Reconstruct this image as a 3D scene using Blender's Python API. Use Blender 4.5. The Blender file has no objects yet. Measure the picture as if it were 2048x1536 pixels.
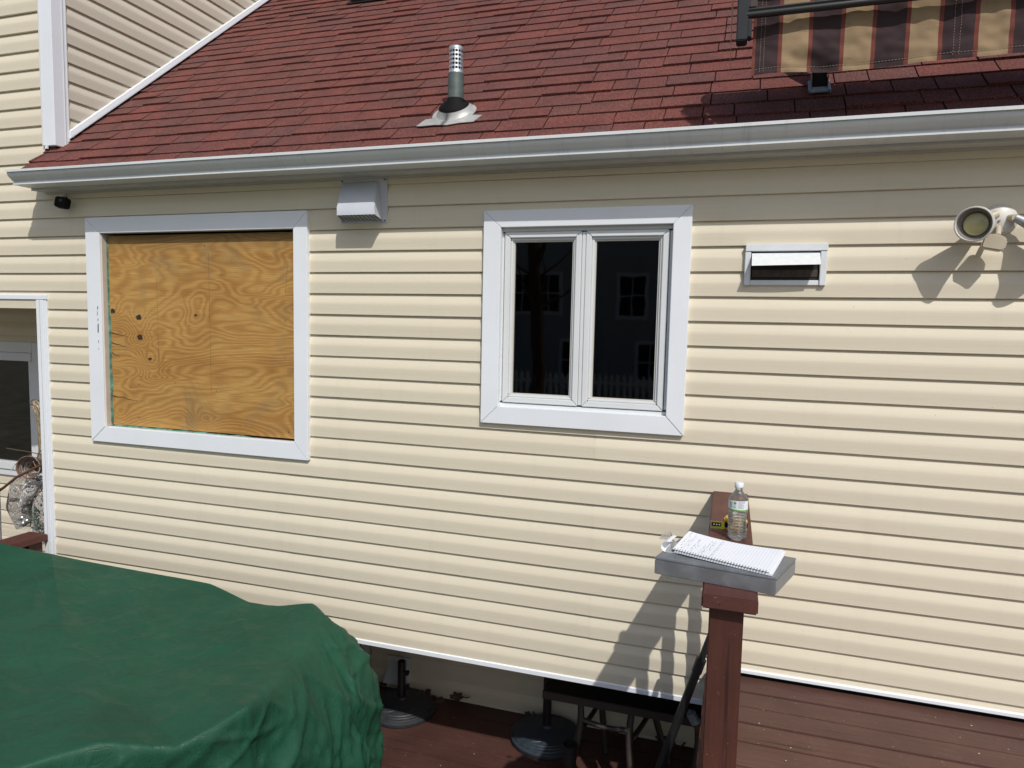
import bpy, bmesh, math, random
from mathutils import Vector, Matrix, noise
random.seed(7)
R = random.Random(11)
PI = math.pi
scn = bpy.context.scene
col = scn.collection

# ------------------------------------------------------------ camera, sky, sun, exposure
CAM = Vector((0.0, -3.008, 0.0))
cd = bpy.data.cameras.new('camera'); cam = bpy.data.objects.new('camera', cd); col.objects.link(cam)
cr = Vector((0.95149, 0.30694, 0.02108)); cu = Vector((-0.04665, 0.07622, 0.99600)); cf = Vector((-0.30411, 0.94867, -0.08684))
m = Matrix.Identity(4)
for i in range(3):
    m[i][0] = cr[i]; m[i][1] = cu[i]; m[i][2] = -cf[i]; m[i][3] = CAM[i]
cam.matrix_world = m
cd.sensor_width = 36.0; cd.lens = 36.0 * 1399.74 / 2048.0
cd.clip_start = 0.02; cd.clip_end = 2000
scn.camera = cam

SUN = Vector((0.68, -1.0, 1.30)).normalized()
w = bpy.data.worlds.new("World"); scn.world = w; w.use_nodes = True
nt = w.node_tree; bg = nt.nodes['Background']
sky = nt.nodes.new('ShaderNodeTexSky'); sky.sky_type = 'NISHITA'; sky.sun_disc = False
sky.sun_elevation = math.asin(SUN.z); sky.sun_rotation = math.atan2(SUN.x, SUN.y)
sky.air_density = 1.0; sky.dust_density = 2.0; sky.ozone_density = 1.0
nt.links.new(sky.outputs[0], bg.inputs[0]); bg.inputs[1].default_value = 0.118
sl = bpy.data.lights.new('sun', 'SUN'); sl.energy = 3.5; sl.angle = math.radians(0.55); sl.color = (1.0, 0.965, 0.91)
so = bpy.data.objects.new('sun', sl); col.objects.link(so); so.location = (5, -8, 10)
so.rotation_euler = SUN.to_track_quat('Z', 'Y').to_euler()
scn.view_settings.view_transform = 'Standard'; scn.view_settings.look = 'None'
scn.view_settings.gamma = 1.0; scn.view_settings.use_curve_mapping = False
scn.view_settings.exposure = -0.14

# ------------------------------------------------------------ materials
class NM:
    def __init__(s, name):
        s.m = bpy.data.materials.new(name); s.m.use_nodes = True
        s.t = s.m.node_tree; s.b = s.t.nodes['Principled BSDF']
    def n(s, typ, **kw):
        o = s.t.nodes.new(typ)
        for k, v in kw.items(): setattr(o, k, v)
        return o
    def l(s, a, b): s.t.links.new(a, b)
    def coords(s, scale=(1, 1, 1), kind='Object', rot=(0, 0, 0)):
        tc = s.n('ShaderNodeTexCoord'); mp = s.n('ShaderNodeMapping')
        mp.inputs['Scale'].default_value = scale; mp.inputs['Rotation'].default_value = rot
        s.l(tc.outputs[kind], mp.inputs['Vector']); return mp.outputs[0]
    def noise(s, vec, scale=5, detail=4, rough=.5, dist=0):
        o = s.n('ShaderNodeTexNoise'); o.inputs['Scale'].default_value = scale; o.inputs['Detail'].default_value = detail
        o.inputs['Roughness'].default_value = rough; o.inputs['Distortion'].default_value = dist
        if vec is not None: s.l(vec, o.inputs['Vector'])
        return o.outputs['Fac']
    def ramp(s, fac, stops):
        o = s.n('ShaderNodeValToRGB'); e = o.color_ramp.elements
        while len(e) < len(stops): e.new(0.5)
        for i, (p, c) in enumerate(stops):
            e[i].position = p; e[i].color = (c[0], c[1], c[2], 1) if hasattr(c, '__len__') else (c, c, c, 1)
        s.l(fac, o.inputs['Fac']); return o.outputs['Color']
    def mix(s, fac, a, b, typ='MIX'):
        o = s.n('ShaderNodeMix', data_type='RGBA', blend_type=typ)
        for inp, v in ((o.inputs[0], fac), (o.inputs[6], a), (o.inputs[7], b)):
            if hasattr(v, 'is_output'): s.l(v, inp)
            elif hasattr(v, '__len__'): inp.default_value = (v[0], v[1], v[2], 1)
            else: inp.default_value = v
        return o.outputs[2]
    def math(s, op, a, b=0.0, c=None, clamp=False):
        o = s.n('ShaderNodeMath', operation=op, use_clamp=clamp)
        for i, v in enumerate((a, b) if c is None else (a, b, c)):
            if hasattr(v, 'is_output'): s.l(v, o.inputs[i])
            else: o.inputs[i].default_value = v
        return o.outputs[0]
    def bump(s, h, strength=.3, dist=.002, prev=None):
        o = s.n('ShaderNodeBump'); o.inputs['Strength'].default_value = strength; o.inputs['Distance'].default_value = dist
        s.l(h, o.inputs['Height'])
        if prev is not None: s.l(prev, o.inputs['Normal'])
        s.l(o.outputs[0], s.b.inputs['Normal']); return o.outputs[0]
    def set(s, color=None, rough=None, metal=None, spec=None, **kw):
        if color is not None:
            if hasattr(color, 'is_output'): s.l(color, s.b.inputs['Base Color'])
            else: s.b.inputs['Base Color'].default_value = (*color, 1)
        if rough is not None:
            if hasattr(rough, 'is_output'): s.l(rough, s.b.inputs['Roughness'])
            else: s.b.inputs['Roughness'].default_value = rough
        if metal is not None: s.b.inputs['Metallic'].default_value = metal
        if spec is not None: s.b.inputs['Specular IOR Level'].default_value = spec
        return s

MAT = {}
def simple(name, c, rough=.5, metal=0, spec=.5, var=.08, scale=14, bump=0, bscale=200):
    a = NM(name); v = a.coords(); f = a.noise(v, scale, 5, .6)
    lo = tuple(x * (1 - var) for x in c); hi = tuple(min(1, x * (1 + var)) for x in c)
    a.set(a.ramp(f, [(.3, lo), (.7, hi)]), rough, metal, spec)
    if bump: a.bump(a.noise(v, bscale, 3), bump, .001)
    MAT[name] = a.m; return a

# cream vinyl siding, embossed wood grain running along the planks
def siding(name, c1, c2):
    a = NM(name); v = a.coords((1, 1, 1)); vg = a.coords((2.2, 30, 260)); vs = a.coords((.5, 2, 9.84))
    big = a.noise(v, 1.3, 3, .5); streak = a.noise(vs, 1.0, 2)
    g = a.noise(vg, 1.6, 5, .65, .25)
    oi = a.n('ShaderNodeObjectInfo')
    base = a.mix(big, c1, c2)
    base = a.mix(a.math('MULTIPLY', oi.outputs['Random'], .5), base, tuple(x * .90 for x in c2))
    drip = a.noise(a.coords((7, 3, .7)), 1.4, 5, .7); base = a.mix(a.ramp(drip, [(.55, 0), (.75, .22)]), base, tuple(x * .72 for x in c2))
    base = a.mix(a.math('MULTIPLY', streak, .25), base, tuple(x * .88 for x in c1))
    base = a.mix(a.ramp(g, [(.42, 0), (.62, .16)]), base, tuple(x * .72 for x in c1))
    sp = a.noise(a.coords((1, 1, 1.0)), 60, 2, .5)
    base = a.mix(a.ramp(sp, [(.77, 0), (.80, .45)]), base, (.16, .12, .08))
    a.set(base, .58, 0, .3); a.bump(g, .55, .0012); MAT[name] = a.m
siding('siding', (.715, .65, .51), (.68, .617, .485))
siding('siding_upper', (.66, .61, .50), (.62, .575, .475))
simple('white_trim', (.75, .78, .82), .42, var=.03, scale=3)
simple('white_vinyl', (.66, .68, .69), .38, var=.03, scale=4)
a = NM('gutter_white'); v = a.coords(); f = a.noise(v, 2.5, 4); dr = a.noise(a.coords((30, 2, 2.5)), 1.2, 5, .7)
b = a.ramp(f, [(.3, (.62, .655, .665)), (.7, (.70, .73, .74))]); b = a.mix(a.ramp(dr, [(.55, 0), (.78, .38)]), b, (.30, .30, .28))
a.set(b, .4, 0, .5); a.bump(a.noise(a.coords((3, 1, 1)), 3, 3), .12, .004); MAT['gutter_white'] = a.m
simple('fascia_grey', (.50, .50, .48), .5, var=.05)
simple('soffit', (.55, .54, .50), .6, var=.04)
simple('sheathing', (.10, .085, .06), .9)
simple('dark_void', (.012, .012, .012), .9)
simple('dark_interior', (.06, .065, .06), .95)
simple('caulk_beige', (.50, .43, .36), .6)
a = NM('green_foam'); v = a.coords((1, 1, 1)); f = a.noise(v, 30, 4, .7)
a.set(a.ramp(f, [(.35, (.05, .14, .10)), (.6, (.13, .30, .23)), (.72, (.34, .5, .40))]), .8); a.bump(f, .5, .003); MAT['green_foam'] = a.m

# shingles: ceramic granules
for i, (c, s) in enumerate([((.168, .048, .038), (.040, .012, .010)), ((.156, .047, .038), (.036, .012, .011)),
                            ((.146, .048, .039), (.032, .013, .012)), ((.164, .046, .037), (.045, .014, .012)),
                            ((.138, .049, .041), (.032, .014, .013))]):
    a = NM('shingle_%d' % i); v = a.coords((1, 1, 1)); f = a.noise(v, 210, 3, .75); g = a.noise(v, 7, 5, .7)
    b = a.ramp(f, [(.36, s), (.50, c), (.64, (min(1, c[0] * 1.5 + .05), c[1] * 2.2 + .02, c[2] * 2.2 + .02))])
    b = a.mix(a.ramp(g, [(.35, .45), (.62, 0)]), b, (.060, .034, .032))
    a.set(b, .88, 0, .25); a.bump(f, .8, .0016); MAT['shingle_%d' % i] = a.m
simple('roof_deck', (.03, .012, .01), .95)

# plywood with contour grain round knots
a = NM('plywood')
tc = a.n('ShaderNodeTexCoord'); sep = a.n('ShaderNodeSeparateXYZ'); a.l(tc.outputs['Object'], sep.inputs[0])
X, Z = sep.outputs[0], sep.outputs[2]
mp = a.n('ShaderNodeMapping'); mp.inputs['Scale'].default_value = (.75, 1, 2.9); a.l(tc.outputs['Object'], mp.inputs[0])
h = a.noise(mp.outputs[0], 1.7, 2, .45, .35)
fld = a.math('ADD', a.math('MULTIPLY', h, .62), a.math('MULTIPLY', Z, .62))
knots = [(.20, .60, .030, .32), (.205, .49, .030, .34), (.27, .375, .018, .30), (.02, .63, .026, .30), (.58, .615, .012, .22), (.60, .70, .001, .20), (.05, .06, .001, .28), (.62, .06, .001, .25), (.29, .30, .001, .2)]
mask = None
for kx, kz, kr, amp in knots:
    dx = a.math('SUBTRACT', X, kx); dz = a.math('MULTIPLY', a.math('SUBTRACT', Z, kz), 1.25)
    d2 = a.math('ADD', a.math('MULTIPLY', dx, dx), a.math('MULTIPLY', dz, dz))
    g = a.math('POWER', 2.718, a.math('MULTIPLY', d2, -1 / (.075 ** 2)))
    fld = a.math('ADD', fld, a.math('MULTIPLY', g, amp * .42))
    if kr > .005:
        wob = a.math('MULTIPLY', a.math('SUBTRACT', a.noise(tc.outputs['Object'], 55, 2), .5), .022)
        md = a.math('LESS_THAN', a.math('ADD', a.math('SQRT', d2), wob), kr * .62)
        mask = md if mask is None else a.math('MAXIMUM', mask, md)
s1 = a.math('SINE', a.math('MULTIPLY', fld, 205.0))
s1 = a.math('MULTIPLY_ADD', s1, .5, .5)
lowf = a.noise(mp.outputs[0], 2.6, 3, .55, .6)
mpf = a.n('ShaderNodeMapping'); mpf.inputs['Scale'].default_value = (6, 1, 190); a.l(tc.outputs['Object'], mpf.inputs[0])
fine = a.noise(mpf.outputs[0], 1.5, 4, .6)
amt = a.math('MULTIPLY_ADD', lowf, 1.4, -.35, clamp=True)
fac = a.math('ADD', a.math('MULTIPLY', s1, .33), a.math('MULTIPLY', amt, .80))
base = a.ramp(fac, [(.22, (.52, .31, .095)), (.52, (.42, .22, .062)), (.95, (.26, .12, .032))])
base = a.mix(a.ramp(fine, [(.36, .0), (.66, .50)]), base, (.20, .10, .03))
stain = a.noise(tc.outputs['Object'], 3.1, 4, .65, .5)
base = a.mix(a.ramp(stain, [(.56, 0), (.74, .5)]), base, (.17, .13, .075))
top = a.math('MULTIPLY_ADD', Z, 7.0, -6.55, clamp=True)
base = a.mix(a.math('MULTIPLY', top, a.math('MULTIPLY_ADD', stain, 1.2, .15)), base, (.10, .075, .045))
base = a.mix(mask, base, (.045, .025, .015))
a.set(base, .7, 0, .25); a.bump(fine, .35, .0015); MAT['plywood'] = a.m

# red-brown solid deck stain
def stain_wood(name, c, grainscale, rough=.55):
    a = NM(name); v = a.coords(grainscale); vo = a.coords()
    g = a.noise(v, 1.5, 5, .65, .3); big = a.noise(vo, 4.5, 4, .6); chip = a.noise(vo, 70, 3, .6)
    b = a.mix(a.ramp(big, [(.3, 0), (.7, 1)]), c, tuple(x * .66 for x in c))
    scf = a.noise(vo, 2.3, 6, .75, .8); b = a.mix(a.ramp(scf, [(.55, 0), (.72, .35)]), b, tuple(min(1, x * 1.3 + .03) for x in c))
    b = a.mix(a.ramp(g, [(.35, .5), (.6, 0)]), b, tuple(x * .55 for x in c))
    b = a.mix(a.ramp(chip, [(.69, 0), (.74, .5)]), b, (.26, .20, .16))
    cr_v = tuple(1.0 if q < 10 else 34 for q in grainscale); ck = a.noise(a.coords(cr_v), 1.6, 3, .6, .15)
    b = a.mix(a.ramp(ck, [(.66, 0), (.70, .7)]), b, tuple(x * .25 for x in c))
    a.set(b, rough, 0, .4); a.bump(g, .5, .0018); MAT[name] = a.m
stain_wood('stain_x', (.124, .060, .046), (3, 60, 60))
stain_wood('stain_x2', (.110, .055, .043), (3, 60, 60))
stain_wood('stain_y', (.118, .042, .032), (60, 3, 60))
stain_wood('stain_z', (.090, .031, .021), (60, 60, 3))
stain_wood('deck_low', (.095, .042, .034), (3, 60, 60))

# woven green tarpaulin
a = NM('tarp'); v = a.coords((1, 1, 1)); big = a.noise(v, 2.2, 5, .6, .4)
w1 = a.n('ShaderNodeTexWave', wave_type='BANDS', bands_direction='X'); w1.inputs['Scale'].default_value = 105; w1.inputs['Distortion'].default_value = 1.0
w2 = a.n('ShaderNodeTexWave', wave_type='BANDS', bands_direction='Y'); w2.inputs['Scale'].default_value = 105; w2.inputs['Distortion'].default_value = 1.0
vr = a.coords((1, 1, 1), rot=(0, 0, .5)); a.l(vr, w1.inputs['Vector']); a.l(vr, w2.inputs['Vector'])
weave = a.math('MULTIPLY', w1.outputs['Fac'], w2.outputs['Fac'])
cre = a.noise(a.coords((1, 2.2, 1), rot=(0, 0, .5)), 7, 6, .62, 1.0)
cr2 = a.n('ShaderNodeTexVoronoi', feature='DISTANCE_TO_EDGE'); cr2.inputs['Scale'].default_value = 6.5
dv = a.n('ShaderNodeVectorMath', operation='ADD'); nz = a.n('ShaderNodeTexNoise'); nz.inputs['Scale'].default_value = 5; a.l(v, nz.inputs['Vector'])
a.l(v, dv.inputs[0]); a.l(nz.outputs['Color'], dv.inputs[1]); a.l(dv.outputs[0], cr2.inputs['Vector'])
crease = a.ramp(cr2.outputs['Distance'], [(0, 0), (.035, 1)])
b = a.ramp(big, [(.3, (.010, .055, .030)), (.7, (.015, .077, .043))])
dirt = a.noise(v, 3.3, 5, .7, .2)
b = a.mix(a.ramp(dirt, [(.62, 0), (.80, .40)]), b, (.035, .042, .03))
b = a.mix(a.math('MULTIPLY', weave, .12), b, (.05, .2, .14))
a.set(b, a.ramp(cre, [(.35, .42), (.60, .62)]), 0, .22)
n0 = a.bump(weave, .16, .0008); n0 = a.bump(cre, .55, .010, n0); n0 = a.bump(a.noise(v, 60, 4, .7), .25, .002, n0); a.bump(crease, .25, .003, n0); MAT['tarp'] = a.m

simple('black_plastic', (.012, .012, .013), .42, bump=.1)
simple('black_metal', (.015, .015, .016), .38, var=.15)
simple('base_resin', (.030, .033, .038), .5, var=.3, scale=30, bump=.3)
simple('base_resin_blue', (.030, .042, .055), .5, var=.3, scale=30, bump=.3)
simple('bronze_metal', (.045, .034, .030), .42, var=.2)
simple('rubber', (.004, .004, .004), .75, spec=.2)
simple('lamp_white', (.60, .58, .54), .42, var=.05)
simple('lamp_cream', (.52, .46, .35), .45, var=.05)
simple('lamp_dark', (.22, .20, .19), .5)
simple('hood_grey', (.52, .55, .60), .42, var=.04)
simple('vent_white', (.66, .69, .72), .45, var=.05)
simple('flap_white', (.68, .71, .72), .5, var=.06, scale=50, bump=.5, bscale=120)
simple('duct_brown', (.05, .035, .028), .7, var=.4, scale=60)
simple('yellow_plastic', (.72, .42, .01), .4)
simple('blade_yellow', (.62, .56, .06), .35, metal=.2)
simple('paper_white', (.80, .82, .86), .7, var=.02)
simple('ink_blue', (.42, .50, .70), .7, var=.02)
simple('ink_dark', (.06, .06, .09), .7)
simple('wire_steel', (.25, .25, .26), .35, metal=.9)
simple('wire_gold', (.24, .19, .12), .45, metal=.7, var=.3)
simple('wire_white', (.36, .34, .32), .6, var=.25, scale=60)
simple('wire_pale', (.62, .61, .60), .5, var=.2, scale=60)
simple('wicker_brown', (.22, .14, .11), .7, var=.35, scale=60)
simple('branch_brown', (.10, .045, .025), .8)
simple('ornament', (.55, .55, .52), .22, metal=.8)
simple('pine_green', (.02, .06, .035), .7)
simple('leaf_brown', (.085, .040, .022), .75, var=.35, scale=40)
simple('debris_pale', (.50, .46, .40), .8)
simple('rust_pipe', (.11, .04, .025), .65, var=.4, scale=60)
simple('galv_cap', (.34, .37, .39), .5, metal=.4, var=.25, scale=70)
simple('copper_aged', (.10, .125, .115), .5, metal=.2, var=.25, scale=25)
simple('neighbour_wall', (.36, .37, .38), .8)
simple('neighbour_trim', (.62, .62, .62), .7)
simple('grass', (.22, .21, .15), .95, var=.4, scale=3)
simple('fabric_seam', (.30, .25, .2), .9)
simple('cap_plastic', (.72, .76, .80), .3)
simple('label_white', (.74, .78, .82), .4)
simple('label_green', (.13, .36, .04), .4)
simple('label_text', (.12, .14, .17), .5)
def metal_sheet(name, c, rough, vs=18):
    a = NM(name); v = a.coords(); f = a.noise(v, vs, 5, .65, .6); g = a.noise(v, 90, 3)
    a.set(a.ramp(f, [(.3, tuple(x * .75 for x in c)), (.7, c)]), a.math('MULTIPLY_ADD', f, .35, rough - .17), .85, .5)
    a.bump(g, .08, .001); MAT[name] = a.m
metal_sheet('galvanised', (.40, .42, .45), .50)
metal_sheet('aluminium_bright', (.80, .80, .80), .38, 30)
a = NM('flashing_metal'); v = a.coords(); f = a.noise(v, 20, 5, .65)
tc = a.n('ShaderNodeTexCoord'); sp_ = a.n('ShaderNodeSeparateXYZ'); a.l(tc.outputs['Object'], sp_.inputs[0])
xx = a.math('ADD', sp_.outputs[0], a.math('MULTIPLY', a.math('SUBTRACT', a.noise(v, 14, 3), .5), .05))
st = a.math('ABSOLUTE', a.math('ADD', xx, .012))
b = a.mix(a.ramp(st, [(.0, .85), (.022, 0)]), a.ramp(f, [(.3, (.42, .42, .40)), (.7, (.60, .60, .57))]), (.08, .075, .07))
a.set(b, .48, .45); a.bump(f, .25, .004); MAT['flashing_metal'] = a.m
# awning stripe cloths (colour belongs to each woven stripe)
for nm, c in (('cloth_dark', (.046, .030, .032)), ('cloth_beige', (.28, .20, .12)), ('cloth_red', (.155, .050, .040))):
    a = NM(nm); v = a.coords((14, 4, 90)); f = a.noise(v, 1.2, 4, .7); v2 = a.coords(); g = a.noise(v2, 12, 5, .7, .6)
    b = a.mix(a.ramp(f, [(.60, 0), (.72, .6)]), c, tuple(x * .45 for x in c))
    b = a.mix(a.ramp(g, [(.52, 0), (.75, .4)]), b, tuple(x * .6 for x in c))
    a.set(b, .9, 0, .15); a.bump(a.noise(v2, 500, 2), .3, .0006); MAT[nm] = a.m
# glass
def glass(name, tint, rough=.0):
    mt = bpy.data.materials.new(name); mt.use_nodes = True; t = mt.node_tree; t.nodes.clear()
    o = t.nodes.new('ShaderNodeOutputMaterial'); mx = t.nodes.new('ShaderNodeMixShader'); fr = t.nodes.new('ShaderNodeFresnel')
    tr = t.nodes.new('ShaderNodeBsdfTransparent'); gl = t.nodes.new('ShaderNodeBsdfGlossy')
    tr.inputs[0].default_value = (*tint, 1); gl.inputs['Roughness'].default_value = rough; fr.inputs[0].default_value = 1.68 if name == 'window_glass' else 1.45
    t.links.new(fr.outputs[0], mx.inputs[0]); t.links.new(tr.outputs[0], mx.inputs[1]); t.links.new(gl.outputs[0], mx.inputs[2])
    if name == 'window_glass':
        tc = t.nodes.new('ShaderNodeTexCoord'); nz = t.nodes.new('ShaderNodeTexNoise'); nz.inputs['Scale'].default_value = 5; nz.inputs['Detail'].default_value = 2
        bp = t.nodes.new('ShaderNodeBump'); bp.inputs['Strength'].default_value = .10; bp.inputs['Distance'].default_value = .002; gl.inputs['Roughness'].default_value = .02
        t.links.new(tc.outputs['Object'], nz.inputs['Vector']); t.links.new(nz.outputs['Fac'], bp.inputs['Height']); t.links.new(bp.outputs[0], gl.inputs['Normal'])
    t.links.new(mx.outputs[0], o.inputs[0]); MAT[name] = mt
glass('window_glass', (.30, .33, .33)); glass('thin_plastic', (.95, .97, .98), .06)
t = MAT['thin_plastic'].node_tree; o = [n for n in t.nodes if n.type == 'OUTPUT_MATERIAL'][0]; src = o.inputs[0].links[0].from_socket
df = t.nodes.new('ShaderNodeBsdfTranslucent'); df.inputs[0].default_value = (.85, .88, .9, 1); mx = t.nodes.new('ShaderNodeMixShader'); mx.inputs[0].default_value = .16
t.links.new(src, mx.inputs[1]); t.links.new(df.outputs[0], mx.inputs[2]); t.links.new(mx.outputs[0], o.inputs[0])
a = NM('water'); a.set((.95, .97, .98), .01); a.b.inputs['IOR'].default_value = 1.33; a.b.inputs['Transmission Weight'].default_value = 1.0; MAT['water'] = a.m
a = NM('lens_yellow'); v = a.coords(); a.set(a.ramp(a.noise(v, 10, 3), [(.3, (.46, .41, .18)), (.7, (.58, .52, .26))]), .12, 0, .6)
a.b.inputs['Coat Weight'].default_value = .6; MAT['lens_yellow'] = a.m
a = NM('wrapper'); a.set((.40, .37, .32), .35); a.b.inputs['Alpha'].default_value = .75; MAT['wrapper'] = a.m

# ------------------------------------------------------------ mesh helpers
class MB:
    def __init__(s): s.v = []; s.f = []; s.mi = []
    def add(s, vs, fs, mi=0):
        o = len(s.v); s.v += [Vector(p) for p in vs]; s.f += [tuple(i + o for i in f) for f in fs]; s.mi += [mi] * len(fs); return s
    def box(s, a, b, M=None, mi=0):
        x0, y0, z0 = a; x1, y1, z1 = b
        vs = [(x0, y0, z0), (x1, y0, z0), (x1, y1, z0), (x0, y1, z0), (x0, y0, z1), (x1, y0, z1), (x1, y1, z1), (x0, y1, z1)]
        if M: vs = [M @ Vector(p) for p in vs]
        return s.add(vs, [(0, 3, 2, 1), (4, 5, 6, 7), (0, 1, 5, 4), (1, 2, 6, 5), (2, 3, 7, 6), (3, 0, 4, 7)], mi)
    def prism(s, poly, axis, t0, t1, M=None, mi=0, caps=True):
        n = len(poly); vs = []
        for t in (t0, t1):
            for p, q in poly:
                vs.append({'X': (t, p, q), 'Y': (p, t, q), 'Z': (p, q, t)}[axis])
        if M: vs = [M @ Vector(p) for p in vs]
        fs = [(i, (i + 1) % n, (i + 1) % n + n, i + n) for i in range(n)]
        if caps: fs += [tuple(range(n))[::-1], tuple(range(n, 2 * n))]
        return s.add(vs, fs, mi)
    def tube(s, pts, r, n=8, mi=0, closed=False):
        pts = [Vector(p) for p in pts]; rs = r if hasattr(r, '__len__') else [r] * len(pts)
        vs = []; fs = []; up = Vector((0, 0, 1)); prev = None
        N = len(pts)
        for i, p in enumerate(pts):
            if closed: d = pts[(i + 1) % N] - pts[i - 1]
            else: d = pts[min(i + 1, N - 1)] - pts[max(i - 1, 0)]
            if d.length < 1e-9: d = Vector((0, 0, 1))
            d.normalize()
            if prev is None: ref = up if abs(d.z) < .9 else Vector((1, 0, 0))
            else: ref = prev
            a = (ref - d * ref.dot(d)); a = a.normalized() if a.length > 1e-6 else d.orthogonal().normalized()
            b = d.cross(a); prev = a
            for k in range(n):
                t = 2 * PI * k / n; vs.append(p + (a * math.cos(t) + b * math.sin(t)) * rs[i])
        M_ = N if closed else N - 1
        for i in range(M_):
            j = (i + 1) % N
            for k in range(n): fs.append((i * n + k, i * n + (k + 1) % n, j * n + (k + 1) % n, j * n + k))
        if not closed: fs += [tuple(range(n))[::-1], tuple(range((N - 1) * n, N * n))]
        return s.add(vs, fs, mi)
    def lathe(s, prof, c=(0, 0, 0), n=32, M=None, mi=0, close=True):
        vs = []; fs = []; c = Vector(c)
        for r, z in prof:
            for k in range(n):
                t = 2 * PI * k / n; vs.append(Vector((r * math.cos(t), r * math.sin(t), z)))
        vs = [(M @ p if M else p) + c for p in vs]
        for i in range(len(prof) - 1):
            for k in range(n): fs.append((i * n + k, i * n + (k + 1) % n, (i + 1) * n + (k + 1) % n, (i + 1) * n + k))
        if close: fs += [tuple(range(n))[::-1], tuple(range((len(prof) - 1) * n, len(prof) * n))]
        return s.add(vs, fs, mi)
    def build(s, name, mat, parent=None, bevel=0, smooth=False, at=None):
        base = Vector((0, 0, 0))
        if parent is not None: base = wloc(parent)
        if at is not None: base = Vector(at)
        me = bpy.data.meshes.new(name); me.from_pydata([tuple(p - base) for p in s.v], [], s.f)
        for mm in (mat if isinstance(mat, (list, tuple)) else [mat]): me.materials.append(MAT[mm])
        if len(me.materials) > 1: me.polygons.foreach_set('material_index', s.mi)
        bm = bmesh.new(); bm.from_mesh(me)
        bmesh.ops.recalc_face_normals(bm, faces=bm.faces)
        if bevel:
            es = [e for e in bm.edges if len(e.link_faces) == 2 and e.calc_face_angle(0) > .5]
            bmesh.ops.bevel(bm, geom=es, offset=bevel, segments=2, affect='EDGES', clamp_overlap=True)
        bm.to_mesh(me); bm.free()
        if smooth:
            me.polygons.foreach_set('use_smooth', [True] * len(me.polygons))
            me.set_sharp_from_angle(angle=math.radians(38))
        o = bpy.data.objects.new(name, me); col.objects.link(o)
        if parent is not None:
            o.parent = parent; o.location = base - wloc(parent)
        else: o.location = base
        o['_w'] = tuple(base); return o
def wloc(o): return Vector(o['_w']) if '_w' in o else Vector(o.location)
def thing(name, label, cat, loc, group=None):
    o = bpy.data.objects.new(name, None); col.objects.link(o); o.location = loc; o['_w'] = tuple(loc)
    o.empty_display_size = .05
    return tag(o, label, cat, group)
def tag(o, label, cat, group=None):
    o['label'] = label; o['category'] = cat
    if group: o['group'] = group
    return o
def box(name, a, b, mat, parent=None, bevel=0, **k): return MB().box(a, b).build(name, mat, parent, bevel, **k)
def structure(o): o['kind'] = 'structure'; return o
def text_pts(txt, size):
    c = bpy.data.curves.new('t', 'FONT'); c.body = txt; c.size = size; c.align_x = 'CENTER'; c.align_y = 'CENTER'
    o = bpy.data.objects.new('t', c); col.objects.link(o); dg = bpy.context.evaluated_depsgraph_get()
    me = bpy.data.meshes.new_from_object(o.evaluated_get(dg)); vs = [v.co.copy() for v in me.vertices]; fs = [tuple(p.vertices) for p in me.polygons]
    bpy.data.objects.remove(o); bpy.data.curves.remove(c); bpy.data.meshes.remove(me); return vs, fs

# ------------------------------------------------------------ setting: ground, neighbour seen only in reflections
ZL = -2.29; ZU = -1.465
structure(MB().add([(-300, -300, -2.75), (300, -300, -2.75), (300, 300, -2.75), (-300, 300, -2.75)], [(0, 1, 2, 3)]).build('lawn', 'grass'))
nb = thing('neighbour_house', 'grey gabled house across the yard, seen only as a dim reflection in the casement window', 'house', (-7, -26, -2.75))
MB().prism([(-13.5, -2.75), (-1.2, -2.75), (-1.2, 2.9), (-7.4, 7.4), (-13.5, 2.9)], 'Y', -33, -26).build('wall', 'neighbour_wall', nb)
for nx, nz, nw, nh in ((-11.6, 1.3, .5, .8), (-8.9, 1.3, .5, .8), (-7.75, 1.3, .5, .8), (-4.2, 1.2, .55, .85), (-10.4, -1.4, .9, .7), (-6.6, -1.5, .5, .75), (-3.4, -1.5, .5, .75)):
    f = box('window', (nx - nw - .12, -26.06, nz - nh - .12), (nx + nw + .12, -25.95, nz + nh + .12), 'neighbour_trim', nb)
    for sx_ in (-1, 1):
        for sz_ in (-1, 1): box('pane', (nx + (sx_ - 1) * nw / 2 + .03, -25.95, nz + (sz_ - 1) * nh / 2 + .03), (nx + (sx_ + 1) * nw / 2 - .03, -25.93, nz + (sz_ + 1) * nh / 2 - .03), 'dark_void', f)
for q in range(22): box('clapboard', (-13.5, -25.995, -2.7 + q * .25), (-1.2, -25.96, -2.7 + q * .25 + .02), 'neighbour_wall', nb)
fe = thing('picket_fence', 'white picket fence across the yard, seen only as a faint reflection in the window', 'fence', (-8, -19, -2.75))
for i in range(75):
    x = -15 + i * .2
    MB().prism([(x, -2.75), (x + .1, -2.75), (x + .1, -1.65), (x + .05, -1.55), (x, -1.65)], 'Y', -19, -18.97).build('picket', 'neighbour_trim', fe)
box('fence_rail', (-15, -19.04, -1.9), (-.1, -19.001, -1.82), 'neighbour_trim', fe); box('fence_rail', (-15, -19.04, -2.5), (-.1, -19.001, -2.42), 'neighbour_trim', fe)
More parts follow.
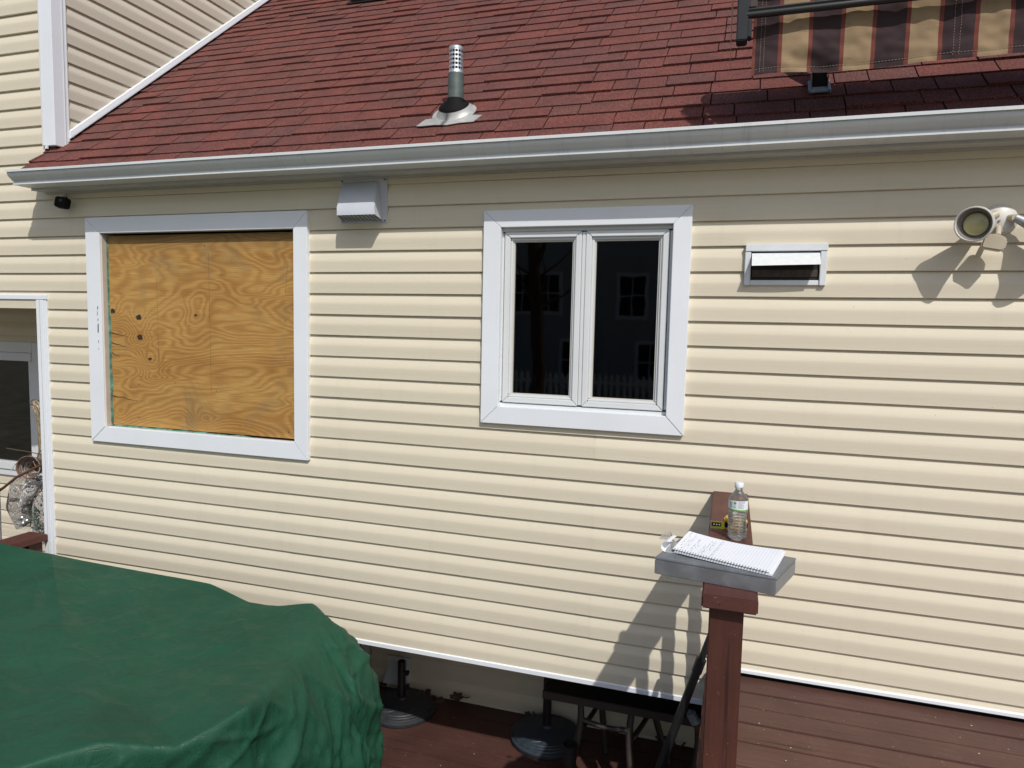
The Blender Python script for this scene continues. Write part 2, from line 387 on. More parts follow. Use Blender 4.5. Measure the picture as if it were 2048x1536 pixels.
def bare_tree(x, y, h, seed, label):
    rr = random.Random(seed); t = thing('bare_tree', label, 'tree', (x, y, -2.75))
    MB().tube([(x, y, -2.75), (x + .1, y, -1.2), (x - .15, y, h * .4), (x + .1, y, h * .75), (x + .3, y, h)], [.22, .18, .15, .09, .03], 8).build('trunk', 'branch_brown', t, smooth=True)
    mb = MB()
    for q in range(46):
        f = rr.uniform(.15, .95); p = Vector((x, y, -1 + (h + 1) * f)); d = Vector((rr.uniform(-1, 1), rr.uniform(-1, 1), rr.uniform(.2, 1.1))).normalized(); L = (1.15 - f) * rr.uniform(1.2, 2.6); pts = [p]
        for k in range(4): d = (d + Vector((rr.uniform(-.35, .35), rr.uniform(-.35, .35), rr.uniform(-.1, .3)))).normalized(); pts.append(pts[-1] + d * L / 4)
        mb.tube(pts, [.045, .035, .025, .015, .006], 5)
    mb.build('crown', 'branch_brown', t)
bare_tree(-5.0, -14.5, 5.5, 3, 'bare tree in the yard, a faint dark line in the left pane reflection')
bare_tree(-7.6, -16.0, 6.5, 8, 'second bare tree in the yard, leaning across the right pane reflection')

# ------------------------------------------------------------ decks
up = box('upper_deck', (-.03, -4.0, -1.75), (3.6, .004, ZU - .03), 'dark_void'); structure(up)
def board(y0, y1, x0, x1, z, mat, parent, seed):
    rr = random.Random(seed); dz = rr.uniform(-.0015, .0015); g = .0035
    mb = MB(); mb.box((x0, y0 + g, z - .028), (x1, y1 - g, z + dz)); return mb.build('deck_board', mat, parent, .002)
ys = [.003, -.131, -.248, -.365, -.492, -.642]
y = -.642
while y > -3.8: y -= .13; ys.append(y)
for i in range(len(ys) - 1):
    board(ys[i + 1], ys[i], -.028, 3.6, ZU, R.choice(['stain_x', 'stain_x2']), up, i)
box('rim_board', (-.066, -4.0, -1.70), (-.031, -.015, ZU - .001), 'stain_y', up, .003)
lo = box('lower_deck', (-7.5, -5.0, -2.70), (-.07, .93, ZL - .03), 'sheathing'); structure(lo)
lo2 = box('lower_deck', (-.07, -.0, -2.70), (1.6, .93, ZL - .03), 'sheathing'); structure(lo2)
y = .775; i = 0
while y > -4.8:
    board(y - .140, y, -7.5, -.07 if y - .14 < .05 else 1.6, ZL, 'deck_low', lo, 100 + i); y -= .140; i += 1

# ------------------------------------------------------------ the house
house = thing('house', 'cream clapboard house with red shingle roof, white gutter and one boarded window', 'house', (-2, .4, -2.75))
E_ = .1016; Z0 = .7336
PROF = [(0.0, .0010), (-.004, -.0006), (-.018, -.0056), (-.032, -.0100), (-.0400, -.0122), (-.0465, -.0134), (-.0530, -.0136), (-.070, -.0130), (-.094, -.0119), (-.0985, -.0121), (-.1008, -.0104), (-.1012, .0010)]
def plank_mesh(segs, z, ysurf, mb, dy=0.0, flip=None):
    for x0, x1, za, zb in segs:
        pr = []
        P_ = [(z + dz, y) for dz, y in PROF]
        for i, (pz, py) in enumerate(P_):
            if zb < za: pass
            if pz <= zb + 1e-6 and pz >= za - 1e-6: pr.append((pz, py))
            elif i + 1 < len(P_):
                pass
            if i + 1 < len(P_):
                qz, qy = P_[i + 1]
                for lim in (zb, za):
                    if (pz - lim) * (qz - lim) < -1e-12:
                        t = (pz - lim) / (pz - qz); pr.append((lim, py + (qy - py) * t))
        if len(pr) < 2: continue
        vs = []; fs = []; nx = max(1, int((x1 - x0) / .22))
        for q in range(nx + 1):
            x = x0 + (x1 - x0) * q / nx; wz = .0016 * noise.noise(Vector((x * .9, z * 5, 1))); wy = .0012 * noise.noise(Vector((x * 1.7, z * 9, 4)))
            for pz, py in pr: vs.append((x, ysurf + py + dy + wy, pz + wz))
        n = len(pr); fs = [(q * n + i, q * n + i + 1, (q + 1) * n + i + 1, (q + 1) * n + i) for q in range(nx) for i in range(n - 1)]
        if flip: vs = [flip(p) for p in vs]
        mb.add(vs, fs)
def plank(parent, segs, z, ysurf=0.0, mat='siding', flip=None, dy=0.0):
    mb = MB(); plank_mesh(segs, z, ysurf, mb, dy, flip)
    if not mb.f: return None
    o = mb.build('siding_plank', mat, parent, smooth=True); return o
XL = -3.742
W1 = (-3.325, -2.096, -.622, .438); W2 = (-1.021, -.273, -.377, .42)
wall = MB()
WB = .012
# sheathing behind the planks with the two window openings left free
wall.box((XL - .07, .006, -1.585), (W1[0], .12, .70)); wall.box((W1[1], .006, -1.585), (W2[0], .12, .70)); wall.box((W2[1], .006, -1.42), (3.6, .12, .70))
wall.box((W1[0], .006, -1.585), (W1[1], .12, W1[2])); wall.box((W1[0], .006, W1[3]), (W1[1], .12, .70))
wall.box((W2[0], .006, -1.585), (W2[1], .12, W2[2])); wall.box((W2[0], .006, W2[3]), (W2[1], .12, .70))
wall.box((W2[1], .006, -1.585), (.04, .12, -1.42))
front = wall.build('front_wall', 'sheathing', house)
# bump-out underside, side and upper storey backing
ub = MB(); ub.box((-7.5, .006, .08), (XL - .07, .12, 4.2)); ub.box((XL - .07, .006, .70), (-3.66, .12, 4.2)); upper = ub.build('upper_wall', 'sheathing', house)
box('floor_underside', (XL, .12, -1.60), (3.6, .80, -1.56), 'soffit', house)
box('side_return', (-3.80, .0605, -1.60), (-3.755, .79, .10), 'siding', house)
box('porch_ceiling', (-7.5, .03, .080), (-3.80, .80, .10), 'soffit', house)
seam_a, seam_b = -2.127, -.56
def spans(k):
    zt = Z0 - (k - 1) * E_; zb = zt - E_
    return zt, zb
for k in range(-33, 24):
    # row k: butt line at Z0 - k*E ; top at Z0-(k-1)*E
    zt, zb = spans(k)
    if zt > .93: 
        cuts = [(-7.5, -3.72)]; par = upper; mat = 'siding'
    elif zt > .70: cuts = [(-7.5, -3.70)]; par = upper; mat = 'siding'
    elif zt > .09: cuts = [(-7.5, 3.6)]; par = front; mat = 'siding'
    else: cuts = [(XL, 3.6)]; par = front; mat = 'siding'
    if zb > .70:
        plank(par, [(cuts[0][0], cuts[0][1], zb, zt)], zt, 0, mat); continue
    x0, x1 = cuts[0]
    zhi = min(zt, .668) if zt < .80 else zt
    sx = seam_a if (k // 2) % 2 else seam_b
    if k < 2: sx = -.97
    if zt > .668 > zb:
        plank(front, [(x0, -3.70, zb, zt)], zt, 0, mat)
        plank(front, [(-3.70, 3.6, zb, .668)], zt, 0, mat); continue
    pieces = [(x0, sx, 0.0), (sx - .012, x1, -.0012)]
    for a0, a1, dy in pieces:
        segs = []
        edges = sorted({a0, a1, *[e for e in (W1[0], W1[1], W2[0], W2[1], .04) if a0 < e < a1]})
        for e0, e1 in zip(edges, edges[1:]):
            mid = (e0 + e1) / 2; lo_, hi_ = zb, zt
            rng = [(lo_, hi_)]
            for W in (W1, W2):
                if W[0] < mid < W[1]:
                    rng = [(max(lo_, W[3]), hi_), (lo_, min(hi_, W[2]))]
            bot = -1.592 if mid < .04 else -1.427
            for la, hb in rng:
                la = max(la, bot)
                if hb - la > .001: segs.append((e0, e1, la, hb))
        runs = []
        for sg in segs:
            if runs and any(abs(q[1] - sg[0]) < 1e-6 for q in runs[-1]) or (runs and abs(runs[-1][-1][0] - sg[0]) < 1e-6): runs[-1].append(sg)
            else: runs.append([sg])
        for rn in runs: plank(front, rn, zt, 0, mat, dy=dy)
box('void_backing', (-3.6, .30, -1.90), (3.6, .32, -1.40), 'dark_void', house) if False else box('void_backing', (.06, .03, -1.95), (3.6, .05, -1.415), 'dark_void', house)
# starter strips
MB().prism([(-.0125, -1.590), (-.020, -1.594), (-.020, -1.613), (.0, -1.613), (.0, -1.590)], 'X', XL, .04).build('starter_strip', 'white_trim', front, smooth=True)
MB().prism([(-.0125, -1.425), (-.020, -1.429), (-.020, -1.441), (.0, -1.441), (.0, -1.425)], 'X', .042, 3.6).build('starter_strip', 'white_trim', front)
box('end_board', (.0405, -.005, -1.60), (.05, .1, -1.445), 'sheathing', front)
# lower, set-back wall under the bump-out
rec = MB(); rec.box((-7.5, .785, -2.75), (-4.95, .9, -1.15)); rec.box((-4.95, .785, -2.75), (3, .9, -1.56))
rec.box((-7.5, .785, -.22), (-3.755, .9, .1)); rec.box((-4.79, .785, -1.6), (-3.755, .9, -.22))
recw = rec.build('recessed_wall', 'sheathing', house)
BW = (-2.9, -2.115, -2.18, -1.6)
for j in range(0, 8):
    zb = -2.07 + .1016 * (4 - j); zt = zb + .1016
    if zt < -2.29: break
    segs = []
    for e0, e1 in ((-7.5, BW[0]), (BW[1] + .01, 1.6)):
        segs.append((e0, e1, max(zb, -2.292), min(zt, -1.601)))
    if zb < BW[2]: segs.append((BW[0], BW[1] + .01, max(zb, -2.292), min(zt, BW[2])))
    plank(recw, segs, zt, .78)
PW = (-6.2, -4.80, -1.15, -.215)
for j in range(-1, 17):
    zb = -.068 - .1016 * j; zt = zb + .1016
    segs = []
    if zt > PW[3]: segs.append((-7.5, -3.757, max(zb, PW[3]), min(zt, .08)))
    if zb < PW[3]:
        segs.append((PW[1], -3.757, max(zb, -1.6), min(zt, PW[3])))
    if zb < PW[2]: segs.append((-7.5, PW[1], max(zb, -2.29), min(zt, PW[2])))
    plank(recw, segs, zt, .78)
# porch trims
MB().prism([(-.022, .077), (-.022, .101), (-.012, .105), (.02, .105), (.02, .077)], 'X', -7.5, -3.735).build('head_trim', 'white_trim', house, .001)
ct = MB(); ct.box((-3.815, -.024, -2.28), (-3.762, .06, .0745)); ct.box((-3.762, -.019, -1.70), (-3.742, .012, .0745))
ct.build('corner_trim', 'white_trim', house, .002)
MB().box((-3.788, -.0255, -2.28), (-3.785, -.024, .074)).build('trim_groove', 'fascia_grey', house)
# porch window
pw = box('porch_window', (-6.2, .755, -1.16), (-6.1, .80, -.215), 'white_vinyl', house)
box('frame_head', (-6.098, .755, -.29), (-4.868, .80, -.215), 'white_vinyl', pw, .003); box('frame_head', (-6.098, .748, -.352), (-4.868, .80, -.292), 'white_vinyl', pw, .004)
box('stile', (-4.866, .752, -1.215), (-4.785, .80, -.2155), 'white_vinyl', pw, .003); box('stile', (-4.915, .760, -1.105), (-4.868, .80, -.354), 'white_vinyl', pw, .003)
box('sill', (-6.2, .74, -1.165), (-4.868, .80, -1.107), 'white_vinyl', pw, .003); box('sill', (-6.2, .75, -1.213), (-4.868, .80, -1.167), 'white_vinyl', pw, .003)
box('pane', (-6.2, .778, -1.105), (-4.915, .784, -.354), 'window_glass', pw)
rb = MB(); rb.box((-6.3, 2.0, -1.5), (-4.5, 2.1, .1)); rb.box((-6.3, .91, -1.5), (-6.2, 2, .1)); rb.box((-4.7, .91, -1.5), (-4.6, 2, .1)); rb.box((-6.3, .91, -1.3), (-4.5, 2.0, -1.2)); rb.box((-6.3, .91, -.1), (-4.5, 2.0, 0))
rb.build('dark_room', 'dark_interior', pw)
# basement window under the bump-out
bw = box('basement_window', (BW[1] - .055, .755, -2.22), (BW[1], .80, -1.6), 'white_vinyl', house, .003)
box('pane', (BW[0], .782, -2.14), (BW[1] - .056, .788, -1.6), 'dark_void', bw); box('sill', (BW[0], .76, -2.18), (BW[1] - .056, .80, -2.14), 'white_vinyl', bw, .003)

# ---- window casings
def casing(parent, O, I, y0=-.030, mat='white_trim', lap=.0):
    # O, I = (x0, x1, z0, z1) outer and inner rectangles; four mitred boards
    pts = {'t': [(O[0], O[3]), (O[1], O[3]), (I[1], I[3]), (I[0], I[3])], 'b': [(O[0], O[2]), (I[0], I[2]), (I[1], I[2]), (O[1], O[2])],
           'l': [(O[0], O[3]), (I[0], I[3]), (I[0], I[2]), (O[0], O[2])], 'r': [(O[1], O[3]), (O[1], O[2]), (I[1], I[2]), (I[1], I[3])]}
    for k, pl in pts.items():
        c = Vector((sum(p[0] for p in pl) / 4, sum(p[1] for p in pl) / 4))
        pl2 = [tuple(c + (Vector(p) - c) * .9988) for p in pl]
        MB().prism(pl2, 'Y', y0 - (.0015 if k in 'lr' else 0), .02).build('casing_board', mat, parent, .0018)
bwin = box('boarded_window', (W1[0] - .02, .10, W1[2] - .02), (W1[1] + .02, .118, W1[3] + .02), 'dark_void', house)
casing(bwin, (-3.424, -2.017, -.708, .523), (-3.325, -2.096, -.622, .4385))
# reveal: cream jamb liner, foam insulation strip, plywood sheet
box('jamb_liner', (W1[0] - .001, -.018, -.621), (W1[0] + .004, .06, .4375), 'caulk_beige', bwin)
fm = MB(); n = 60
for i in range(n + 1):
    z = -.60 + 1.02 * i / n; wv = .006 + .005 * noise.noise(Vector((0, 0, z * 9))) + (.004 if z < 0 else 0)
    if -.52 < z < -.44: wv *= .25
    fm.v += [Vector((W1[0] + .004, .009, z)), Vector((W1[0] + .004 + wv * 1.2, .006, z)), Vector((W1[0] + .006 + wv * 1.5, .032, z))]
    if i: o = 3 * (i - 1); fm.f += [(o, o + 1, o + 4, o + 3), (o + 1, o + 2, o + 5, o + 4)]; fm.mi += [0, 0]
fm.build('insulation_foam', 'green_foam', bwin, smooth=True)
fm = MB()
for i in range(n + 1):
    x = -3.30 + .95 * i / n; wv = .008 + .006 * noise.noise(Vector((x * 12, 3, 0))) - .006 * i / n
    fm.v += [Vector((x, .004, -.6215)), Vector((x, .010, -.6215 + wv)), Vector((x, .022, -.6215 + wv))]
    if i: o = 3 * (i - 1); fm.f += [(o, o + 1, o + 4, o + 3), (o + 1, o + 2, o + 5, o + 4)]; fm.mi += [0, 0]
fm.build('insulation_foam', 'green_foam', bwin, smooth=True)
px0, pz0 = W1[0] + .013, -.612
ply = MB().box((px0, .014, pz0), (W1[1] - .001, .030, .428)).build('plywood_sheet', 'plywood', bwin, at=(px0, 0, pz0))
# scratches, saw-lines, nail heads and splits on the sheet
sc = MB()
def line_xz(mb, pts, wd, y=.0135):
    for (xa, za), (xb, zb_) in zip(pts, pts[1:]):
        d = Vector((xb - xa, zb_ - za)); n_ = Vector((-d.y, d.x)).normalized() * wd / 2
        mb.add([(xa - n_.x, y, za - n_.y), (xb - n_.x, y, zb_ - n_.y), (xb + n_.x, y, zb_ + n_.y), (xa + n_.x, y, za + n_.y)], [(0, 1, 2, 3)])
line_xz(sc, [(-2.642, .33), (-2.638, -.40)], .0012); line_xz(sc, [(-2.985, .20), (-2.980, -.33)], .0010)
line_xz(sc, [(-2.160, .26), (-2.175, .12)], .0012); line_xz(sc, [(-2.125, .12), (-2.12, -.10)], .001)
for z, L in ((-.10, .12), (-.155, .10), (-.21, .06), (-.452, .18)):
    p = [(px0 + L * t, z + .006 * noise.noise(Vector((t * 6, z * 50, 0))) - .02 * t) for t in (0, .2, .4, .6, .8, 1)]
    for q in range(5): line_xz(sc, p[q:q + 2], .0055 * (1 - q / 5) + .0008)
for i in range(26):
    x, z = R.uniform(-3.2, -2.15), R.uniform(-.58, .38); r_ = R.uniform(.0018, .0036)
    sc.add([(x + r_ * math.cos(t), .0132, z + r_ * math.sin(t)) for t in [k * PI / 4 for k in range(8)]], [tuple(range(8))])
sc.build('nail_marks', 'duct_brown', ply, at=wloc(ply))
# black smears on the left casing board
sm = MB()
for z, l_, w_ in ((.035, .022, .006), (.005, .026, .004), (-.03, .018, .005), (-.075, .055, .008), (-.15, .02, .004), (-.19, .012, .003)):
    x = -3.350 + R.uniform(-.003, .003)
    sm.add([(x - w_ / 2, -.0325, z - l_ / 2), (x + w_ * .3, -.0325, z - l_ / 2 + .004), (x + w_ / 2, -.0325, z + l_ / 2), (x - w_ * .4, -.0325, z + l_ * .3)], [(0, 1, 2, 3)])
sm.build('tar_smear', 'black_plastic', bwin)

# ---- the two-sash casement window
cw = MB(); cwf = thing_part = None
win = MB().box((W2[0] - .002, .0, W2[3] - .016), (W2[1] + .002, .09, W2[3] + .002)).box((W2[0] - .002, .0, W2[2] - .002), (W2[1] + .002, .09, W2[2] + .014)).box((W2[0] - .002, .0, W2[2] + .022), (W2[0] + .007, .09, W2[3] - .022)).box((W2[1] - .014, .0, W2[2] + .022), (W2[1] + .002, .09, W2[3] - .022)).box((-.6585, -.004, W2[2] + .022), (-.6435, .09, W2[3] - .022)).build('casement_window', 'white_vinyl', house, .002)
casing(win, (-1.102, -.199, -.456, .495), (-1.021, -.273, -.377, .4205), -.032)
def sash(x0, x1, z0, z1):
    t = .026; g = .003
    for nm, pl in (('t', [(x0, z1), (x1, z1), (x1 - t, z1 - t), (x0 + t, z1 - t)]), ('b', [(x0, z0), (x0 + t, z0 + t), (x1 - t, z0 + t), (x1, z0)]),
                   ('l', [(x0, z1), (x0 + t, z1 - t), (x0 + t, z0 + t), (x0, z0)]), ('r', [(x1, z1), (x1, z0), (x1 - t, z0 + t), (x1 - t, z1 - t)])):
        c = Vector((sum(p[0] for p in pl) / 4, sum(p[1] for p in pl) / 4)); pl = [tuple(c + (Vector(p) - c) * .9985) for p in pl]
        MB().prism(pl, 'Y', -.006, .05).build('sash_rail', 'white_vinyl', win, .003)
    t2 = t + .010
    b = MB(); b.box((x0 + t, .004, z1 - t2), (x1 - t, .05, z1 - t)); b.box((x0 + t, .004, z0 + t), (x1 - t, .05, z0 + t2)); b.box((x0 + t, .004, z0 + t2), (x0 + t2, .05, z1 - t2)); b.box((x1 - t2, .004, z0 + t2), (x1 - t, .05, z1 - t2))
    b.build('glazing_bead', 'white_vinyl', win, .0025)
    b = MB(); t3 = t2 + .007
    b.box((x0 + t2, .013, z1 - t3), (x1 - t2, .045, z1 - t2)); b.box((x0 + t2, .013, z0 + t2), (x1 - t2, .045, z0 + t3)); b.box((x0 + t2, .013, z0 + t3), (x0 + t3, .045, z1 - t3)); b.box((x1 - t3, .013, z0 + t3), (x1 - t2, .045, z1 - t3))
    b.build('gasket', 'soffit', win)
    MB().box((x0 + t2, .024, z0 + t2), (x1 - t2, .030, z1 - t2)).build('glass_pane', 'window_glass', win)
sash(-1.010, -.660, -.360, .402); sash(-.642, -.290, -.360, .402)
rb = MB(); rb.box((-1.6, 1.6, -.9), (.3, 1.7, .8)); rb.box((-1.7, .13, -.9), (-1.6, 1.7, .8)); rb.box((.3, .13, -.9), (.4, 1.7, .8)); rb.box((-1.6, .13, -.9), (.3, 1.6, -.8)); rb.box((-1.6, .13, .8), (.3, 1.6, .9)); rb.box((-1.6, .122, -.5), (-1.03, .13, .8)); rb.box((-.24, .122, -.5), (.3, .13, .8))
rb.build('dark_room', 'dark_interior', win)
fg = thing('figurine', 'small pale figurine standing on the inner sill behind the left casement pane', 'figurine', (-.905, .16, -.33))
box_s = MB().box((-1.05, .121, -.36), (-.24, .22, -.34)).build('inner_sill', 'lamp_dark', win)
MB().lathe([(.001, 0), (.026, .0), (.022, .02), (.014, .045), (.018, .06), (.008, .072), (.013, .082), (.012, .095), (.001, .10)], (-.905, .16, -.34), 14).build('body', 'lamp_white', fg, smooth=True)
MB().tube([(-.905, .16, -.28), (-.885, .155, -.30), (-.878, .15, -.325)], .006, 6).build('arm', 'lamp_white', fg)
fa = thing('faucet', 'chrome kitchen faucet seen faintly through the left casement pane', 'faucet', (-.79, .22, -.34))
MB().tube([(-.80, .2, -.33), (-.80, .2, -.295), (-.785, .2, -.285), (-.755, .2, -.30), (-.735, .2, -.325)], .006, 8).build('spout', 'lamp_white', fa, smooth=True)
MB().lathe([(.001, 0), (.011, 0), (.012, .03), (.001, .032)], (-.80, .2, -.318), 12).build('handle', 'lamp_white', fa, smooth=True)

# ---- roof
M_ = .847; CL = 1 / math.sqrt(1 + M_ * M_); XR = 3.4; XC = -3.648
def rp(x, s, h=0.0):   # s = slope distance, Y=0 at s=0 (z .910)
    return Vector((x, s * CL - h * M_ * CL, .898 + s * M_ * CL + h * CL))
rd = MB(); s0, s1 = -.235, 4.3
vs = [rp(-3.72, s0, -.01), rp(XR, s0, -.01), rp(XR, s1, -.01), rp(-3.72, s1, -.01)]; vs2 = [p - Vector((0, 0, .02)) for p in vs]
rd.add([rp(XC, s0 + .22, -.01), rp(XR, s0 + .22, -.01), rp(XR, s1, -.01), rp(XC, s1, -.01), rp(-3.72, s0, -.01), rp(XR, s0, -.01), rp(XR, s0 + .22, -.01), rp(-3.72, s0 + .22, -.01)], [(0, 1, 2, 3), (4, 5, 6, 7)])
roof = rd.build('roof', 'roof_deck', house)
exp = .1105; pieces = []
row = 0; s = -.245
def inview(p):
    d = p - CAM; z = d.dot(cf)
    if z < .1: return False
    u = 1024 + 1399.7 * d.dot(cr) / z; v = 768 - 1399.7 * d.dot(cu) / z
    return -60 < u < 2110 and -60 < v < 420
while s < 4.2:
    lx = (-3.722 if s < -.02 else XC) ; x = lx - R.uniform(0, .2)
    while x < XR:
        wd = R.choice([.12, .15, .17, .19, .21, .24, .28]) * R.uniform(.92, 1.08)
        xa = max(x, lx); xb = min(x + wd, XR)
        if xb - xa > .02:
            pieces.append((xa, xb, s, R.choice([-.007, -.004, 0, 0, 0, .003]), R.choice([.006, .0065, .007, .0075, .010, .012]), row))
        x += wd
    s += exp; row += 1
def shingle(mb, xa, xb, s, ds, th, mi=0):
    g = .0024; a0 = s + ds; n = 2; sk = .004 * math.sin(xa * 37 + s * 11)
    lift = .0005 + .0012 * abs(math.sin(xa * 13.7 + s * 5))
    t = [rp(xa + g, a0, th + lift), rp(xb - g, a0 + sk * .3, th + lift), rp(xb - g, s + .125, .0006), rp(xa + g, s + .125, .0006)]
    b = [rp(xa + g, a0, 0.0006), rp(xb - g, a0 + sk * .3, .0006)]
    mb.add(t + b, [(0, 1, 2, 3), (4, 5, 1, 0), (5, 2, 1), (4, 0, 3)], mi)
scored = []
for pc in pieces:
    c = rp((pc[0] + pc[1]) / 2, pc[2] + .05); scored.append((0 if inview(c) else 1, (c - CAM).length, pc))
scored.sort(key=lambda t: (t[0], t[1]))
rest = MB()
for i, (_, d, pc) in enumerate(scored):
    xa, xb, s_, ds, th, rw = pc; mi = R.choice([0, 0, 1, 1, 2, 2, 3, 4])
    if i < 290:
        mb = MB(); shingle(mb, xa, xb, s_, ds, th); mb.build('shingle', 'shingle_%d' % mi, roof)
    else: shingle(rest, xa, xb, s_, ds, th, mi)
ro = rest.build('shingle', ['shingle_%d' % k for k in range(5)], roof); ro['kind'] = 'stuff'
# rake edge below the corner
# side wall of the upper storey above the roof
sw = MB(); sw.add([(XC + .002, 0.11, .95), (XC + .002, 4.5, 4.66), (XC + .002, 4.5, 6), (XC + .002, .11, 6)], [(0, 1, 2, 3)]); side = sw.build('side_wall', 'sheathing', house)
for k in range(-24, 1):
    zt, zb = spans(k); zt += .055; zb += .055
    if zt < 1.0: continue
    zb = max(zb, .99)
    y0_ = .072; yr_b = (zb - .935) / M_; yr_t = (zt - .935) / M_
    ymax = min(yr_b, 4.3)
    mb = MB(); vs = []; n = len(PROF); fs = []
    for j, (dz, yy) in enumerate(PROF):
        z = max(zt + dz, .985); ye = max(y0_ + .005, min((z - .935) / M_, 4.3))
        vs += [(XC + .003 - yy, y0_, z), (XC + .003 - yy, ye, z)]
        if j: fs.append((2 * j - 2, 2 * j - 1, 2 * j + 1, 2 * j))
    mb.add(vs, fs).build('siding_plank', 'siding_upper', side, smooth=True)
# white J-channel along the roof slope
def rk(y, dz, dx): return Vector((XC + dx, y, .912 + M_ * y + dz))
jc = MB(); ya, yb = .068, 4.4
prof = [(.002, .012), (.030, .012), (.030, .020), (.026, .050), (.014, .054), (.002, .054)]
vs = [rk(ya, dz, dx) for dx, dz in prof] + [rk(yb, dz, dx) for dx, dz in prof]; n = len(prof)
jc.add(vs, [(i, (i + 1) % n, (i + 1) % n + n, i + n) for i in range(n)] + [tuple(range(n))]).build('rake_trim', 'white_trim', side)
# outside corner post of the upper storey
cpz = .935
MB().prism([(-3.724, -.020), (-3.632, -.020), (-3.632, .072), (-3.646, .072), (-3.646, -.001), (-3.724, -.001)], 'Z', cpz - .012, 4.2).build('corner_post', 'white_trim', house, .003)
gr = MB(); gr.box((-3.7235, -.0232, cpz - .010), (-3.716, -.0202, 4.2)); gr.box((-3.6318, .044, cpz + .004), (-3.6288, .050, 4.2)); gr.box((-3.6318, .064, cpz + .004), (-3.6288, .0715, 4.2)); gr.build('corner_post_rib', 'white_vinyl', house, .001)
box('flashing_tab', (-3.700, -.026, cpz - .028), (-3.684, -.018, cpz - .0125), 'white_trim', house)
# ---- eave: fascia, soffit, K-style gutter
XG = -3.707
box('fascia_board', (XG, -.1095, .664), (XR, -.1035, .76), 'fascia_grey', house)
sf = MB().prism([(-.1033, .6645), (-.1033, .6705), (-.0130, .6735), (-.0130, .6675)], 'X', XG + .002, XR); sf.build('soffit_panel', 'soffit', house)
box('soffit_channel', (XG + .002, -.030, .659), (XR, -.0125, .6672), 'fascia_grey', house)
MB().add([(XG, -.1095, .664), (XG, -.1095, .76), (XG, -.013, .80), (XG, -.013, .668)], [(0, 1, 2, 3)]).add([(XG + .004, -.1095, .664), (XG + .004, -.1095, .76), (XG + .004, -.013, .80), (XG + .004, -.013, .668)], [(3, 2, 1, 0)]).build('eave_return', 'fascia_grey', house)
GP = [(-.2495, .7345), (-.2500, .7465), (-.2375, .7480), (-.2365, .741), (-.2400, .7335), (-.2385, .722), (-.2300, .712), (-.2195, .705), (-.2135, .698), (-.2060, .6935), (-.2000, .6905), (-.2100, .6880), (-.2100, .6765), (-.1120, .6755)]
GIN = [(-.1120, .679), (-.199, .680), (-.206, .694), (-.226, .716), (-.2335, .74)]
gm = MB(); vs = []; n = len(GP); NX = 40
for i in range(NX + 1):
    x = XG + (XR - XG) * i / NX; dz = .0013 * noise.noise(Vector((x * 1.4, 0, 0))); dy = .0016 * noise.noise(Vector((x * 1.1, 9, 0)))
    vs += [(x, p + dy, q + dz) for p, q in GP + GIN]
nn = len(GP) + len(GIN); fs = []
for i in range(NX):
    for j in range(nn - 1): fs.append((i * nn + j, i * nn + j + 1, (i + 1) * nn + j + 1, (i + 1) * nn + j))
gut = gm.add(vs, fs).build('gutter', 'gutter_white', house, smooth=True)
ec = MB(); poly = GP + [(-.112, .742)]
ec.prism([p for p in poly[1:]], 'X', XG - .002, XG + .001).build('end_cap', 'gutter_white', gut)
box('gutter_seam', (-1.275, -.2052, .6757), (-1.268, -.2046, .686), 'fascia_grey', gut)
box('drip_edge', (XG, -.168, .7485), (XR, -.10, .7505), 'gutter_white', house)

# ------------------------------------------------------------ things on the wall
# exhaust hood
hd = thing('exhaust_hood', 'grey plastic vent hood with a grille underneath, tucked under the gutter', 'vent', (-1.714, 0, .455))
HX0, HX1, HZ0, HZ1 = -1.836, -1.590, .456, .6665
MB().box((HX0, -.019, HZ0), (HX1, -.0105, HZ1)).build('mounting_plate', 'hood_grey', hd, .002)
hm = MB()
T = [(-1.828, -.019, .650), (-1.634, -.019, .650), (-1.828, -.032, .645), (-1.634, -.032, .645), (-1.799, -.118, .516), (-1.604, -.118, .516), (-1.797, -.120, .480), (-1.600, -.120, .480), (-1.826, -.019, .464), (-1.608, -.019, .464)]
hm.add(T, [(0, 1, 3, 2), (2, 3, 5, 4), (4, 5, 7, 6), (0, 2, 4, 6, 8), (1, 9, 7, 5, 3)]).build('hood', 'hood_grey', hd, .004, smooth=True)
gm = MB()
for i in range(11):
    t = i / 10; xa = -1.796 + t * .194; xb = -1.824 + t * .214
    gm.tube([(xa, -.118, .4815), (xb, -.021, .4655)], .0016, 4)
for i in range(6):
    yy = -.114 + i * .0185; zz = .4815 - (yy + .118) * .165; gm.tube([(-1.798 - (yy + .118) * .28, yy, zz), (-1.602 - (yy + .118) * .06, yy, zz)], .0016, 4)
gm.build('grille', 'hood_grey', hd)
MB().add([(-1.796, -.116, .4865), (-1.602, -.116, .4865), (-1.610, -.02, .4705), (-1.824, -.02, .4705)], [(0, 1, 2, 3)]).build('duct_shadow', 'dark_void', hd)
for x, z in ((HX0 + .010, HZ0 + .010), (HX1 - .010, HZ0 + .010), (HX0 + .008, HZ1 - .012), (HX1 - .010, HZ1 - .012)):
    MB().lathe([(.0038, 0), (.0038, .003), (.0005, .0035)], (x, -.019, z), 10, Matrix.Rotation(PI / 2, 4, 'X')).build('screw', 'black_plastic', hd)
